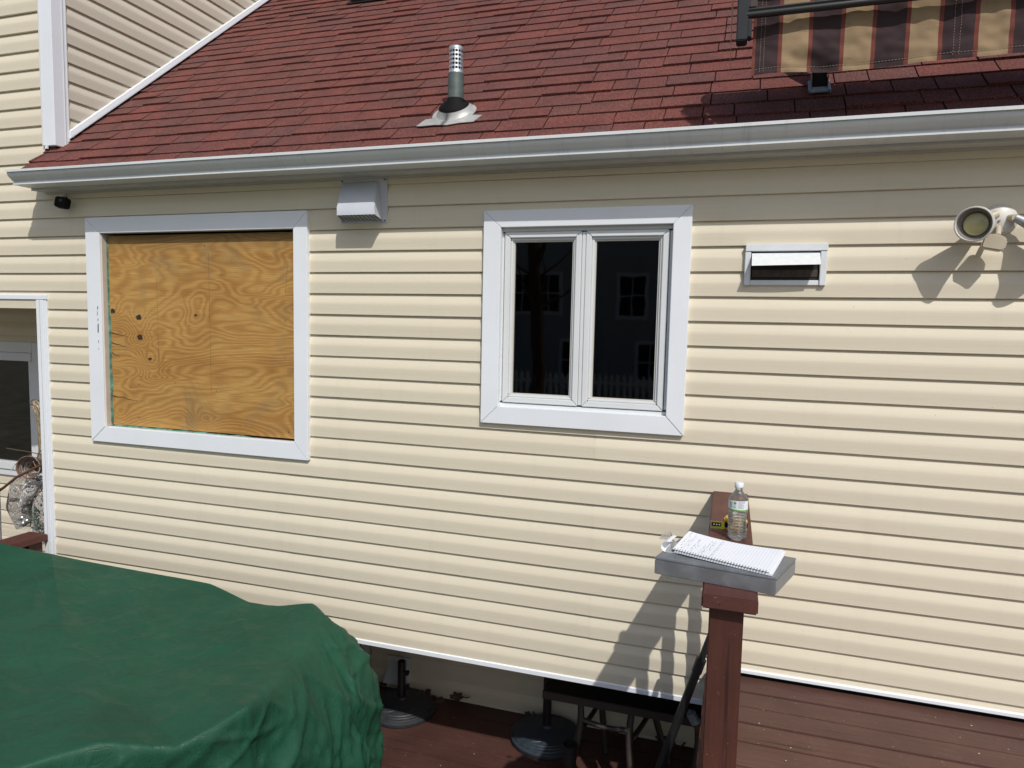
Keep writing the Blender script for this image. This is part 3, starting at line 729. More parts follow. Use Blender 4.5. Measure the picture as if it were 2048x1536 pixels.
# small flap vent
fv = thing('flap_vent', 'small white wall vent with its flap half open over a dark duct', 'vent', (.164, 0, .17))
VX0, VX1, VZ0, VZ1 = .012, .314, .170, .332
box('frame_top', (VX0 + .001, -.034, VZ1 - .028), (VX1 + .002, -.0105, VZ1), 'vent_white', fv, .002)
box('frame_side', (VX0, -.031, VZ0), (VX0 + .023, -.0105, VZ1 - .0285), 'vent_white', fv, .002)
box('frame_side', (VX1 - .024, -.031, VZ0), (VX1, -.0105, VZ1 - .0285), 'vent_white', fv, .002)
box('frame_bottom', (VX0 + .0235, -.026, VZ0 + .001), (VX1 - .0245, -.0105, VZ0 + .021), 'vent_white', fv, .002)
box('duct', (VX0 + .024, -.0175, VZ0 + .0215), (VX1 - .025, -.0140, VZ1 - .029), 'dark_void', fv)
box('damper', (VX0 + .03, -.0205, VZ0 + .034), (VX1 - .03, -.0178, VZ0 + .062), 'duct_brown', fv, .001)
fl = MB(); n = 12; vs = []
for i in range(n + 1):
    t = i / n; x = VX0 + .026 + t * (VX1 - VX0 - .052); bow = .003 * math.sin(t * PI)
    vs += [(x, -.024, VZ1 - .034), (x, -.090 - bow, VZ0 + .073 + .004 * t), (x, -.087 - bow, VZ0 + .0725 + .004 * t), (x, -.0215, VZ1 - .037)]
fs = []
for i in range(n):
    for j in range(4): fs.append((i * 4 + j, i * 4 + (j + 1) % 4, (i + 1) * 4 + (j + 1) % 4, (i + 1) * 4 + j))
fs += [(0, 1, 2, 3), (n * 4, n * 4 + 3, n * 4 + 2, n * 4 + 1)]
fl.add(vs, fs).build('flap', 'flap_white', fv)

# floodlight
flo = thing('floodlight', 'cream twin-head floodlight with motion sensor high on the right of the wall', 'floodlight', (.882, 0, .406))
Rx = Matrix.Rotation(PI / 2, 4, 'X')
MB().lathe([(.058, 0), (.058, .006), (.054, .018), (.040, .028), (.001, .032)], (.882, -.010, .408), 36, Rx).build('canopy', 'lamp_white', flo, smooth=True)
def aim(d): return Vector(d).normalized().to_track_quat('Z', 'Y').to_matrix().to_4x4()
def lamp(c, d, lens='lens_yellow'):
    M = aim(d); c = Vector(c)
    sh = MB().lathe([(.017, -.135), (.019, -.13), (.020, -.085), (.030, -.062), (.046, -.040), (.0575, -.02), (.0618, -.010), (.0600, 0), (.0565, .001), (.0545, -.018), (.044, -.038), (.040, -.045)], c, 40, M, close=False)
    s_ = sh.build('lamp_shade', 'lamp_white', flo, smooth=True)
    MB().lathe([(.0405, -.040), (.038, -.034), (.028, -.030), (.012, -.028), (.001, -.0275)], c, 36, M).build('bulb_face', lens, s_, smooth=True, at=wloc(s_))
    MB().lathe([(.018, -.138), (.018, -.136), (.0475, -.040), (.0540, -.016), (.053, -.016), (.040, -.046)], c, 30, M, close=False).build('shade_lining', 'lamp_dark', s_, smooth=True, at=wloc(s_))
    return c - M.to_3x3() @ Vector((0, 0, .135))
e1 = lamp((.760, -.167, .376), (-.50, -1.0, -.10))
MB().tube([e1, e1.lerp(Vector((.862, -.04, .432)), .5) + Vector((0, 0, .006)), (.866, -.036, .428)], [.017, .016, .014], 12).build('arm', 'lamp_cream', flo, smooth=True)
e2 = lamp((1.055, -.15, .345), (.85, -.75, -.35))
MB().tube([e2, (.915, -.06, .410)], [.019, .014], 14).build('socket', 'galv_cap', flo, smooth=True)
MB().tube([(.915, -.062, .410), (.904, -.030, .414)], [.012, .012], 12).build('arm', 'lamp_cream', flo, smooth=True)
MB().tube([(.873, -.038, .378), (.868, -.060, .372), (.864, -.072, .360), (.860, -.084, .346)], .0095, 10).build('sensor_arm', 'lamp_cream', flo, smooth=True)
Ms = Matrix.Translation((.848, -.088, .322)) @ Matrix.Rotation(-.25, 4, 'Z') @ Matrix.Rotation(.12, 4, 'Y')
MB().prism([(-.036, -.018), (-.030, -.026), (.026, -.032), (.036, -.024), (.040, .008), (.026, .020), (.006, .027), (-.018, .025), (-.032, .016)], 'Y', -.024, .026, Ms).build('motion_sensor', 'lamp_cream', flo, .005, smooth=True)
MB().lathe([(.001, 0), (.004, 0), (.004, .002), (.001, .0025)], (.873, -.043, .402), 10, Rx).build('screw', 'wire_steel', flo)

# security camera
sc_ = thing('security_camera', 'small black cube camera hanging under the left end of the gutter', 'camera', (-3.53, -.05, .60))
Mc = Matrix.Translation((-3.522, -.078, .598)) @ Matrix.Rotation(.30, 4, 'Z') @ Matrix.Rotation(.12, 4, 'Y') @ Matrix.Rotation(-.15, 4, 'X')
k = .034; poly = [(k * (1 if abs(math.cos(t)) > .5 else 1) * max(-1, min(1, 1.28 * math.cos(t))), k * .86 * max(-1, min(1, 1.28 * math.sin(t)))) for t in [2 * PI * i / 24 for i in range(24)]]
MB().prism(poly, 'Y', -.020, .020, Mc).build('body', 'rubber', sc_, .004, smooth=True)
MB().lathe([(.009, 0), (.009, .0015), (.004, .002)], Mc @ Vector((0, -.020, .008)), 16, Mc.to_3x3().to_4x4() @ Rx).build('lens', 'black_metal', sc_, smooth=True)
MB().tube([(-3.575, -.016, .648), (-3.565, -.035, .640), (-3.545, -.055, .618)], .006, 8).build('mount_arm', 'hood_grey', sc_, smooth=True)
MB().tube([(-3.572, -.014, .660), (-3.560, -.016, .625), (-3.545, -.03, .618)], .002, 6).build('cable', 'rubber', sc_)
box('mount_plate', (-3.60, -.018, .632), (-3.565, -.0105, .661), 'hood_grey', sc_, .002)

# ------------------------------------------------------------ on the roof
vp = thing('plumbing_vent', 'green-grey plumbing vent pipe with perforated metal top and lead flashing on the roof', 'vent pipe', (-1.29, .075, .96))
VC = Vector((-1.285, .062, 0))
MB().lathe([(.0001, .93), (.036, .93), (.036, 1.130), (.0345, 1.130)], VC, 28, close=False).build('pipe', 'copper_aged', vp, smooth=True)
mb = MB(); r = .0325; rows_, colsn = 5, 14; z0_, cell = 1.141, .0185
tb = []
for zr in range(rows_):
    for c_ in range(colsn):
        t0 = 2 * PI * c_ / colsn; t1 = 2 * PI * (c_ + 1) / colsn; zc = z0_ + (zr + .5) * cell; tm = (t0 + t1) / 2
        vo = [(t0, zc - cell / 2), (tm, zc - cell / 2), (t1, zc - cell / 2), (t1, zc), (t1, zc + cell / 2), (tm, zc + cell / 2), (t0, zc + cell / 2), (t0, zc)]
        hr = .0063; inn = []
        for q in range(8):
            a_ = -3 * PI / 4 + q * PI / 4; inn.append((tm + hr * math.cos(a_) / r, zc + hr * math.sin(a_)))
        P3 = [(VC.x + r * math.cos(t), VC.y + r * math.sin(t), z) for t, z in vo + inn]
        mb.add(P3, [(q, (q + 1) % 8, 8 + (q + 1) % 8, 8 + q) for q in range(8)])
mb.build('perforated_sleeve', 'aluminium_bright', vp, smooth=True)
MB().lathe([(.0345, 1.127), (.035, 1.133), (.0325, 1.141)], VC, 28, close=False).build('lower_collar', 'aluminium_bright', vp, smooth=True)
MB().lathe([(.0325, z0_ + rows_ * cell), (.034, z0_ + rows_ * cell + .001), (.034, z0_ + rows_ * cell + .012), (.030, z0_ + rows_ * cell + .015), (.001, z0_ + rows_ * cell + .0155)], VC, 28, close=False).build('top_cap', 'aluminium_bright', vp, smooth=True)
MB().lathe([(.022, 1.0), (.022, 1.225)], VC, 20).build('inner_pipe', 'dark_void', vp)
nrm = Vector((0, -M_ * CL, CL)); Mr = Matrix.Identity(4)
ex, ey = Vector((1, 0, 0)), Vector((0, CL, M_ * CL))
for i in range(3): Mr[i][0] = ex[i]; Mr[i][1] = ey[i]; Mr[i][2] = nrm[i]
bz = rp(-1.285, .085, .0)
bt = MB(); n = 32; vs = []
for ring, (rr, hh) in enumerate([(.072, .034), (.070, .040), (.055, .050)]):
    for q in range(n):
        t = 2 * PI * q / n; p = Mr.to_3x3() @ Vector((rr * math.cos(t), rr * math.sin(t) * .95, hh)) + bz; vs.append(p)
for (rr, zz) in [(.042, 1.006), (.0385, 1.018)]:
    for q in range(n): t = 2 * PI * q / n; vs.append(Vector((VC.x + rr * math.cos(t), VC.y + rr * math.sin(t), zz)))
fs = [(i * n + q, i * n + (q + 1) % n, (i + 1) * n + (q + 1) % n, (i + 1) * n + q) for i in range(4) for q in range(n)]
bt.add(vs, fs).build('rubber_boot', 'rubber', vp, smooth=True)
fc = MB(); vs = []
for rr, hh, off in [(.072, .036, 0), (.078, .024, 0), (.090, .010, -.004), (.105, .0115, -.012)]:
    for q in range(n):
        t = 2 * PI * q / n; vs.append(Mr.to_3x3() @ Vector((rr * math.cos(t), rr * math.sin(t) * .95 + off, hh)) + bz)
fs = [(i * n + q, i * n + (q + 1) % n, (i + 1) * n + (q + 1) % n, (i + 1) * n + q) for i in range(3) for q in range(n)]
fc.add(vs, fs).build('flashing_cone', 'flashing_metal', vp, smooth=True)
sk = MB(); pl = [(-.150, -.125), (-.120, -.133), (-.06, -.128), (.0, -.136), (.06, -.120), (.125, -.118), (.150, -.062), (.10, -.05), (.085, -.02), (-.07, -.02), (-.095, -.055), (-.125, -.068)]
pts = [Mr.to_3x3() @ Vector((x - .0, y, .0125 + .0015 * math.sin(x * 90))) + bz for x, y in pl]; pts2 = [p - nrm * .003 for p in pts]; N = len(pl)
sk.add(pts + pts2, [tuple(range(N)), tuple(range(N, 2 * N))[::-1]] + [(i, (i + 1) % N, (i + 1) % N + N, i + N) for i in range(N)])
sk.build('flashing_skirt', 'flashing_metal', vp)
rv = thing('roof_vent', 'low black vent on the roof at the very top edge of the photo', 'vent', rp(-2.56, 2.10))
p0 = rp(-2.56, 2.12)
MB().box((-.17, -.05, .0), (.17, .20, .035), Matrix.Translation(p0) @ Mr).build('cap', 'black_metal', rv, .005)
MB().box((-.20, -.075, .0125), (.20, .23, .016), Matrix.Translation(p0) @ Mr).build('base_flange', 'black_metal', rv)

# ------------------------------------------------------------ awning
aw = thing('awning', 'folded awning of dark, tan and rust striped cloth hanging over the roof edge', 'awning', (.8, -.3, .95))
AY = -.32
def edges():
    st = [(.001, .011, 'cloth_red')]; x = .011
    first = [(.074, 'cloth_dark'), (.0125, 'cloth_red'), (.084, 'cloth_beige')]
    while x < 2.2:
        for wd, mt in ((.0735 if x < .02 else .088, 'cloth_dark'), (.0125, 'cloth_red'), (.083, 'cloth_beige'), (.0125, 'cloth_red')):
            st.append((x * 1.011, (x + wd) * 1.011, mt)); x += wd
    return st
def aw_y(x, z):
    h_ = 1.21 - z
    u = (x - .05)
    f = .010 * math.sin(u * 9 + 1.0) * h_ * 1.2
    f += .020 * math.exp(-((z - .88) - .55 * (x - .02)) ** 2 / .0016 * .35) * math.exp(-((x - .10) / .16) ** 2)
    f -= .013 * math.exp(-(((z - .885) - .42 * (.26 - x)) / .03) ** 2) * math.exp(-((x - .18) / .13) ** 2)
    f += .006 * noise.noise(Vector((x * 16, z * 9, 0))) + .0035 * noise.noise(Vector((x * 30, z * 34, 3))) + .006 * noise.noise(Vector((x * 4, z * 26, 7)))
    return AY - f
def zb_(x): return .882 + .0025 * math.sin(x * 14) + .028 * max(0, (x - .45)) - .004 * max(0, 1 - x / .1) * 0
for x0, x1, mt in edges():
    mb = MB(); nx = max(2, int((x1 - x0) / .006)); nz = 70; vs = []; fs = []
    for i in range(nx + 1):
        x = x0 + (x1 - x0) * i / nx
        for j in range(nz + 1):
            t = j / nz; z = zb_(x) + (1.21 - zb_(x)) * t
            hem = .002 * math.exp(-((z - zb_(x) - .018) / .004) ** 2)
            vs.append((x, aw_y(x, z) - .0 + hem, z))
    for i in range(nx):
        for j in range(nz): fs.append((i * (nz + 1) + j, (i + 1) * (nz + 1) + j, (i + 1) * (nz + 1) + j + 1, i * (nz + 1) + j + 1))
    mb.add(vs, fs).build('fabric_stripe', mt, aw, smooth=True)
# stitching lines
stc = MB()
for xs in (.028, .040, .622, .640):
    for q in range(36):
        z = .892 + q * .0088; x = xs
        if z > zb_(x) + .004: stc.box((x - .0005, aw_y(x, z) - .0016, z), (x + .0005, aw_y(x, z) - .0004, z + .005))
q = .004
while q < 1.6:
    z = zb_(q) + .020; stc.box((q, aw_y(q, z) - .0016, z - .0004), (q + .006, aw_y(q, z) - .0004, z + .0006)); q += .010
stc.build('stitching', 'fabric_seam', aw)
# front bar, elbow bracket, dangling strap, roller box above, arms
P0, P1 = Vector((-.030, -.358, 1.079)), Vector((2.2, -.350, 1.094))
MB().tube([P0 + Vector((-.01, 0, 0)), P0.lerp(P1, .5), P1], .0125, 10).build('front_arm', 'black_metal', aw, smooth=True)
MB().tube([P0 + Vector((-.01, .0, .017)), P1 + Vector((0, .0, .017))], .006, 8).build('arm_cable', 'black_plastic', aw, smooth=True)
MB().box((-.055, -.372, .993), (-.018, -.310, 1.21)).build('elbow_bracket', 'black_metal', aw, .004)
MB().box((-.018, -.368, 1.003), (-.004, -.325, 1.065)).build('bracket_lug', 'black_metal', aw, .003)
MB().box((-.017, -.366, 1.100), (.010, -.340, 1.18)).build('hinge_block', 'bronze_metal', aw, .004)
MB().prism([(-.075, 1.20), (-.069, 1.20), (-.0705, .90), (-.072, .895)], 'Y', -.352, -.350).build('strap', 'branch_brown', aw)
MB().tube([(.0, -.23, 1.235), (2.2, -.23, 1.26)], .06, 20).build('roller', 'cloth_dark', aw, smooth=True)
MB().box((-.05, -.38, 1.21), (2.2, -.31, 1.27)).build('front_bar', 'black_metal', aw, .006)
for fx in (.255, 1.6):
    b0 = rp(fx, .03)
    sb = MB(); sb.box((-.040, -.035, .012), (.040, .075, .018), Matrix.Translation(b0) @ Mr); s_ = sb.build('roof_bracket', 'galvanised', aw, .002)
    MB().box((fx - .026, b0.y - .005, b0.z + .002), (fx + .026, b0.y + .048, 1.24)).build('post', 'black_metal', s_, .003, at=wloc(s_))
    for sx_ in (-.031, .0275): MB().box((fx + sx_, b0.y - .02, b0.z - .006), (fx + sx_ + .003, b0.y + .045, b0.z + .058)).build('side_plate', 'galvanised', s_, at=wloc(s_))
    for bx in (-.036, .034): MB().lathe([(.006, 0), (.006, .006), (.001, .007)], b0 + Mr.to_3x3() @ Vector((bx, -.025, .018)), 6, Mr).build('bolt', 'galv_cap', s_, at=wloc(s_))

# ------------------------------------------------------------ deck railing
rl = thing('deck_railing', 'red-brown railing running from its end post straight to the wall', 'railing', (.005, -1.12, ZU))
cpm = MB(); Mx = Matrix.Identity(4)
cap = [(-.058, -1.2), (.080, -1.203), (.070, -.0115), (-.070, -.0115)]
cpm.prism(cap, 'Z', -.7175, -.68).build('cap_board', 'stain_y', rl, .004)
MB().box((-.0385, -1.170, -2.28), (.0475, -1.082, -.718)).build('post', 'stain_z', rl, .003)
box('under_rail', (-.014, -1.081, -.8055), (.022, -.013, -.7185), 'stain_y', rl, .002) if False else None
box('bottom_rail', (-.014, -1.081, -1.41), (.022, -.015, -1.372), 'stain_y', rl, .002)
for yb_ in [-.195 - .156 * i for i in range(6)]:
    box('baluster', (-.013, yb_ - .0175, -1.3715), (.022, yb_ + .0175, -.718), 'stain_z', rl, .002)

# clipboard box
tr = thing('form_holder', 'grey metal clipboard box lying across the end of the railing cap', 'clipboard box', (0, -1.03, -.68))
def quad_prism(mb, q, z0, z1, mi=0): return mb.prism([(p[0], p[1]) for p in q], 'Z', z0, z1, mi=mi)
def inset(q, d):
    c = Vector((sum(p[0] for p in q) / 4, sum(p[1] for p in q) / 4)); return [tuple(c + (Vector(p) - c) * (1 - d)) for p in q]
TQ = [(-.191, -1.098), (.122, -1.150), (.183, -.960), (-.140, -.900)]
quad_prism(MB(), inset(TQ, .008), -.6795, -.640).build('box_body', 'galvanised', tr, .002)
quad_prism(MB(), TQ, -.6395, -.6325).build('lid', 'galvanised', tr, .0022)
cl = MB(); cl.box((-.166, -1.050, -.632), (-.12, -.955, -.628)); c_o = cl.build('clip', 'aluminium_bright', tr, .001)
MB().tube([(-.150, -1.045, -.626), (-.150, -.955, -.626)], .0035, 8).build('clip_hinge', 'galv_cap', c_o, at=wloc(c_o))
for q in range(9):
    t = (q + .5) / 9; a_ = Vector((.122, -1.150)).lerp(Vector((.183, -.960)), t)
    pass
# notebook
nbk = thing('notebook', 'open spiral notebook with ruled pages and handwriting, lying on the clipboard box', 'notebook', (0, -1.02, -.632))
A, B_, C_, D_ = Vector((-.146, -1.052, 0)), Vector((.106, -1.142, 0)), Vector((.150, -.945, 0)), Vector((-.112, -.893, 0))  # spiral edge A-B, far edge D-C
def page_pt(u, v, h=0.0):
    p = A.lerp(B_, u).lerp(D_.lerp(C_, u), v)
    z = -.6225 + .010 * (1 - u) ** 2 * (.4 + v) + .004 * v * math.sin(u * PI) * -1 + .004 * (v ** 2) * u
    return Vector((p.x, p.y, z + h))
def sheet(name, h, mat, du=0, t=.0012, par=None, u1=1.0, v1=1.0):
    mb = MB(); nu, nv = 24, 10; vs = []; fs = []
    for lay in (0, -t):
        for i in range(nu + 1):
            for j in range(nv + 1): vs.append(page_pt(i / nu * u1 + du, j / nv * v1, h + lay))
    K = (nu + 1) * (nv + 1)
    for i in range(nu):
        for j in range(nv):
            a_ = i * (nv + 1) + j; q = (a_, a_ + 1, a_ + nv + 2, a_ + nv + 1); fs += [q[::-1], tuple(k_ + K for k_ in q)]
    for i in range(nu):
        for j in (0, nv): a_ = i * (nv + 1) + j; b_ = a_ + nv + 1; fs.append((a_, b_, b_ + K, a_ + K))
    for j in range(nv):
        for i in (0, nu): a_ = i * (nv + 1) + j; b_ = a_ + 1; fs.append((a_, b_, b_ + K, a_ + K))
    return mb.add(vs, fs).build(name, mat, par, smooth=True)
sheet('page_block', -.004, 'paper_white', .022, .0045, nbk, 1.0)
pg = sheet('top_page', 0, 'paper_white', 0, .0006, nbk)
ln = MB()
for i in range(3, 31):
    u = i / 31.5
    for j in range(8):
        v0, v1 = .06 + j * .1175, .06 + (j + 1) * .1175; e = .0011
        ln.add([page_pt(u - e, v0, .0004), page_pt(u - e, v1, .0004), page_pt(u + e, v1, .0004), page_pt(u + e, v0, .0004)], [(0, 1, 2, 3)])
ln.build('ruled_lines', 'ink_blue', nbk)
wr = MB(); rr = random.Random(5)
for row_, (v0, v1) in {1: (.25, .95), 2: (.12, .65), 3: (.3, .9), 5: (.12, .75), 6: (.3, .5), 8: (.12, .55), 9: (.1, .8), 10: (.35, .85), 12: (.1, .9)}.items():
    v = v0; u0 = row_ / 31.5 + .012
    while v < v1:
        du_, dv_ = rr.uniform(-.009, .009), rr.uniform(.008, .024); u_a = u0 + rr.uniform(-.008, .008)
        p1, p2 = page_pt(u_a, v, .0006), page_pt(u_a + du_, v + dv_, .0006); d = (p2 - p1).normalized(); nn_ = Vector((-d.y, d.x, 0)) * .00045
        wr.add([p1 - nn_, p2 - nn_, p2 + nn_, p1 + nn_], [(0, 1, 2, 3)]); v += rr.choice([.012, .018, .022, .06])
wr.build('handwriting', 'ink_dark', nbk)
for i in range(34):
    u = .02 + i * .0285; c0 = page_pt(u, .012, -.002); pts = []
    dv = (page_pt(u, .2) - page_pt(u, 0)).normalized()
    for q in range(12):
        t = 2 * PI * q / 12; pts.append(c0 + dv * .0055 * math.cos(t) + Vector((0, 0, 1)) * .0050 * math.sin(t) + (B_ - A).normalized() * .0012 * math.sin(t))
    MB().tube(pts, .00065, 5, closed=True).build('spiral_ring', 'wire_steel', nbk)
cr_ = MB(); nu = 14; vs = []; fs = []
for i in range(nu + 1):
    t = -.35 + 1.45 * PI * i / nu; r_ = .0155
    for v in (0.0, 1.0):
        b0 = A.lerp(D_, .02 + v * .42); vs.append(Vector((b0.x - .016 - r_ * math.sin(t) * 1.1, b0.y, -.616 + r_ * math.cos(t))))
for i in range(nu): fs.append((2 * i, 2 * i + 1, 2 * i + 3, 2 * i + 2))
cr_.add(vs, fs).build('rolled_cover', 'paper_white', nbk, smooth=True)
wp = MB().add([(-.196, -.935, -.630), (-.160, -.930, -.632), (-.164, -.928, -.604), (-.150, -.945, -.630), (-.185, -.93, -.612)], [(0, 1, 2, 4), (1, 3, 2)]).build('pencil_sharpener' if False else 'plastic_wrapper', 'wrapper', None, at=(-.17, -.93, -.632))
tag(wp, 'crumpled translucent plastic scrap behind the left end of the notebook', 'wrapper')

# water bottle
BS = .92
bo = thing('water_bottle', 'clear half-litre water bottle with white cap and green-striped label on the railing', 'bottle', (.026, -.675, -.68))
BC = Vector((.026, -.675, -.68)); prof = []
def brad(z):
    if z < .006: return .024 + .006 * (z / .006)
    if z < .100: return .0312 + .0014 * math.sin(z * 2 * PI / .0105) - .0016 * math.exp(-((z - .075) / .02) ** 2)
    if z < .142: return .0318
    if z < .178: t = (z - .142) / .036; return .0318 - .0195 * (t * t * (3 - 2 * t))
    if z < .183: return .0122
    if z < .186: return .0150
    return .0118
zs = [i * .2 / 150 for i in range(151)]
def bottle_mesh(zmax, off, name, mat, cap_top):
    mb = MB(); n = 40; vs = []; fs = []; zz = [z for z in zs if z <= zmax]
    for z in zz:
        for q in range(n):
            t = 2 * PI * q / n; wob = .0009 * math.sin(3 * t + z * 60) * (1 if z < .1 else .2) + (.0012 * math.sin(5 * t) if z < .012 else 0)
            tw = .004 * math.sin(2 * t + 1.2) * (1 if .01 < z < .1 else 0)
            rr = brad(z + tw) + wob + off; vs.append(BC + Vector((rr * math.cos(t), rr * math.sin(t), z + .0004)) * BS)
    for i in range(len(zz) - 1):
        for q in range(n): fs.append((i * n + q, i * n + (q + 1) % n, (i + 1) * n + (q + 1) % n, (i + 1) * n + q))
    fs.append(tuple(range(n))[::-1])
    if cap_top: fs.append(tuple(range((len(zz) - 1) * n, len(zz) * n)))
    return mb.add(vs, fs).build(name, mat, bo, smooth=True)
bottle_mesh(.196, 0, 'shell', 'thin_plastic', False)
bottle_mesh(.128, -.0007, 'water_fill', 'water', True)
MB().lathe([(.0001, .186), (.0148, .186), (.0150, .188), (.0150, .200), (.0135, .202), (.0001, .2025)], BC, 30, Matrix.Scale(BS, 4)).build('cap', 'cap_plastic', bo, smooth=True)
def wrap(t, z, r=.0330): return BC + Vector((r * math.sin(t), -r * math.cos(t), z)) * BS
lb = MB(); n = 40; vs = []
TH = lambda q: -1.9 + 3.9 * q / n
for q in range(n + 1): vs += [wrap(TH(q), .106), wrap(TH(q), .142)]
lo_ = lb.add(vs, [(2 * q, 2 * q + 2, 2 * q + 3, 2 * q + 1) for q in range(n)]).build('label', 'label_white', bo, smooth=True)
gb = MB(); vs = []
for q in range(n + 1): vs += [wrap(TH(q), .1060, .0332), wrap(TH(q), .1110, .0332)]
gb.add(vs, [(2 * q, 2 * q + 2, 2 * q + 3, 2 * q + 1) for q in range(n)]).build('green_band', 'label_green', lo_, at=wloc(lo_))
def wrapped_text(txt, size, t0, z0_, rot, mat, rad=.0333):
    vs, fs = text_pts(txt, size); mb = MB(); cc, ss = math.cos(rot), math.sin(rot)
    mb.add([wrap(t0 + (p.x * cc - p.y * ss) / rad, z0_ + p.x * ss + p.y * cc, rad) for p in vs], fs); return mb.build('print', mat, lo_, at=wloc(lo_))
wrapped_text('UR', .015, -.80, .127, PI / 2, 'label_text')
wrapped_text('91', .0105, -.34, .1195, 0, 'label_text')
mb = MB(); mb.add([wrap(-.34 + .0048 * math.cos(t) / .0333, .1335 + .0048 * math.sin(t), .0333) for t in [2 * PI * q / 20 for q in range(20)]], [tuple(range(20))]).build('print', 'label_green', lo_, at=wloc(lo_))
mb = MB(); rr = random.Random(3)
for i in range(7):
    z = .138 - i * .0035; x = -.0006
    while x < .020 - (.004 if i % 3 == 2 else 0):
        wd = rr.uniform(.0014, .0034); mb.add([wrap((x) / .033 + .02, z, .0333), wrap((x + wd) / .033 + .02, z, .0333), wrap((x + wd) / .033 + .02, z + .0013, .0333), wrap(x / .033 + .02, z + .0013, .0333)], [(0, 1, 2, 3)]); x += wd + .0008
mb.build('print', 'label_text', lo_, at=wloc(lo_))

# tape measure
tm = thing('tape_measure', 'yellow and black tape measure behind the bottle with its blade poking out', 'tape measure', (.005, -.56, -.68))
Mt = Matrix.Translation((.022, -.562, -.68)) @ Matrix.Rotation(.10, 4, 'Z')
pl = [(-.036, -.030), (.030, -.030), (.036, -.022), (.036, .012), (.026, .028), (-.006, .034), (-.028, .028), (-.038, .012), (-.038, -.022)]
MB().prism(pl, 'Z', .001, .040, Mt).build('case', 'yellow_plastic', tm, .006, smooth=True)
MB().prism([(x * 1.02, z * 1.02) for x, z in pl], 'Z', .009, .031, Mt).build('grip', 'rubber', tm, .003, smooth=True)
MB().prism([(x * .68, z * .68) for x, z in pl], 'Z', .039, .0412, Mt).build('side_label', 'rubber', tm)
bl = MB().box((-.082, -.0250, .004), (-.037, -.0242, .029), Mt).build('blade', 'blade_yellow', tm)
MB().box((-.0835, -.029, .001), (-.082, -.020, .030), Mt).build('hook', 'galv_cap', tm)
MB().box((-.080, -.0260, .0125), (-.049, -.0252, .0245), Mt).build('black_print', 'rubber', bl, at=wloc(bl))
for q in range(3):
    MB().lathe([(.0028, 0), (.0028, .0004), (.0013, .0004)], Mt @ Vector((-.073 + q * .009, -.0262, .0185)), 12, Mt.to_3x3().to_4x4() @ Rx).build('white_print', 'paper_white', bl, at=wloc(bl))

# ------------------------------------------------------------ tarpaulin over the patio furniture
TP = [(-1.650, -.545, -1.190, .13), (-1.545, -.640, -1.200, .235), (-1.455, -.95, -1.228, .13), (-1.385, -1.285, -1.190, -.02), (-1.49, -1.46, -1.240, -.16), (-1.645, -1.585, -1.190, -.04),
      (-1.88, -1.80, -1.225, -.14), (-2.45, -2.10, -1.22, .1), (-3.2, -1.95, -1.2, .1), (-3.75, -1.45, -1.2, .1), (-4.0, -.85, -1.19, .1), (-3.85, -.46, -1.18, .10), (-3.371, -.452, -1.195, .05), (-3.00, -.470, -1.20, .05), (-2.57, -.485, -1.20, .05), (-2.212, -.503, -1.197, .05), (-1.93, -.585, -1.212, .05), (-1.784, -.585, -1.205, .08)]
TP = TP[::-1]
def cat(p0, p1, p2, p3, t):
    return [0.5 * ((2 * b) + (-a + c) * t + (2 * a - 5 * b + 4 * c - d) * t * t + (-a + 3 * b - 3 * c + d) * t ** 3) for a, b, c, d in zip(p0, p1, p2, p3)]
NS = 900; NP = len(TP); per = []
seglen = [math.dist(TP[i][:2], TP[(i + 1) % NP][:2]) for i in range(NP)]; tot = sum(seglen)
for q in range(NS):
    d = q / NS * tot; i = 0
    while d > seglen[i]: d -= seglen[i]; i += 1
    a_, b_, c_, d_ = TP[i - 1], TP[i], TP[(i + 1) % NP], TP[(i + 2) % NP]; t = d / seglen[i]
    cm = cat(a_, b_, c_, d_, t); li = [b_[k_] + (c_[k_] - b_[k_]) * t for k_ in range(4)]
    per.append([cm[k_] * .35 + li[k_] * .65 for k_ in range(4)])
cx, cy = -2.35, -1.05; NR, NK = 90, 90; vs = []; fs = []
nrmls = []
for q in range(NS):
    a_, b_ = per[(q - 14) % NS], per[(q + 14) % NS]; tx, ty = b_[0] - a_[0], b_[1] - a_[1]; L = math.hypot(tx, ty); nx_, ny_ = ty / L, -tx / L
    if nx_ * (per[q][0] - cx) + ny_ * (per[q][1] - cy) < 0: nx_, ny_ = -nx_, -ny_
    nrmls.append((nx_, ny_))
def ntop(x, y):
    z = .030 * noise.noise(Vector((x * 1.1, y * 1.3, 0))) + .007 * noise.noise(Vector((x * 5, y * 5, 3)))
    rdg = 1 - abs(noise.noise(Vector((x * 1.3 + y * 1.9, (y * .8 - x * .6) * .55, 5)))) * 2; z += .020 * max(0, rdg) ** 4
    rd2 = 1 - abs(noise.noise(Vector((x * 3 - y * 3.5, (y + x) * .9, 9)))) * 2; z += .005 * max(0, rd2) ** 5
    for fr, an, am, sd in ((2.6, .5, .006, 31), (4.5, -.4, .004, 32), (8, 1.1, .0022, 33)):
        u, v_ = x * math.cos(an) + y * math.sin(an), -x * math.sin(an) + y * math.cos(an)
        k_ = 1 - 9 * abs(noise.noise(Vector((u * fr, v_ * fr * .22, sd)))); z += am * max(0, k_) ** 1.3
    z -= .012 * abs(noise.noise(Vector((x * 2.1 + y * 1.6, y * 1.1 - x * .5, 71)))) + .005 * abs(noise.noise(Vector((x * 6 - y * 3.1, y * 3.4 + x, 72)))) + .0022 * abs(noise.noise(Vector((x * 13 + y * 8, y * 10 - x * 4, 73))))
    z += .0008 * noise.noise(Vector((x * 24, y * 24, 1)))
    return z
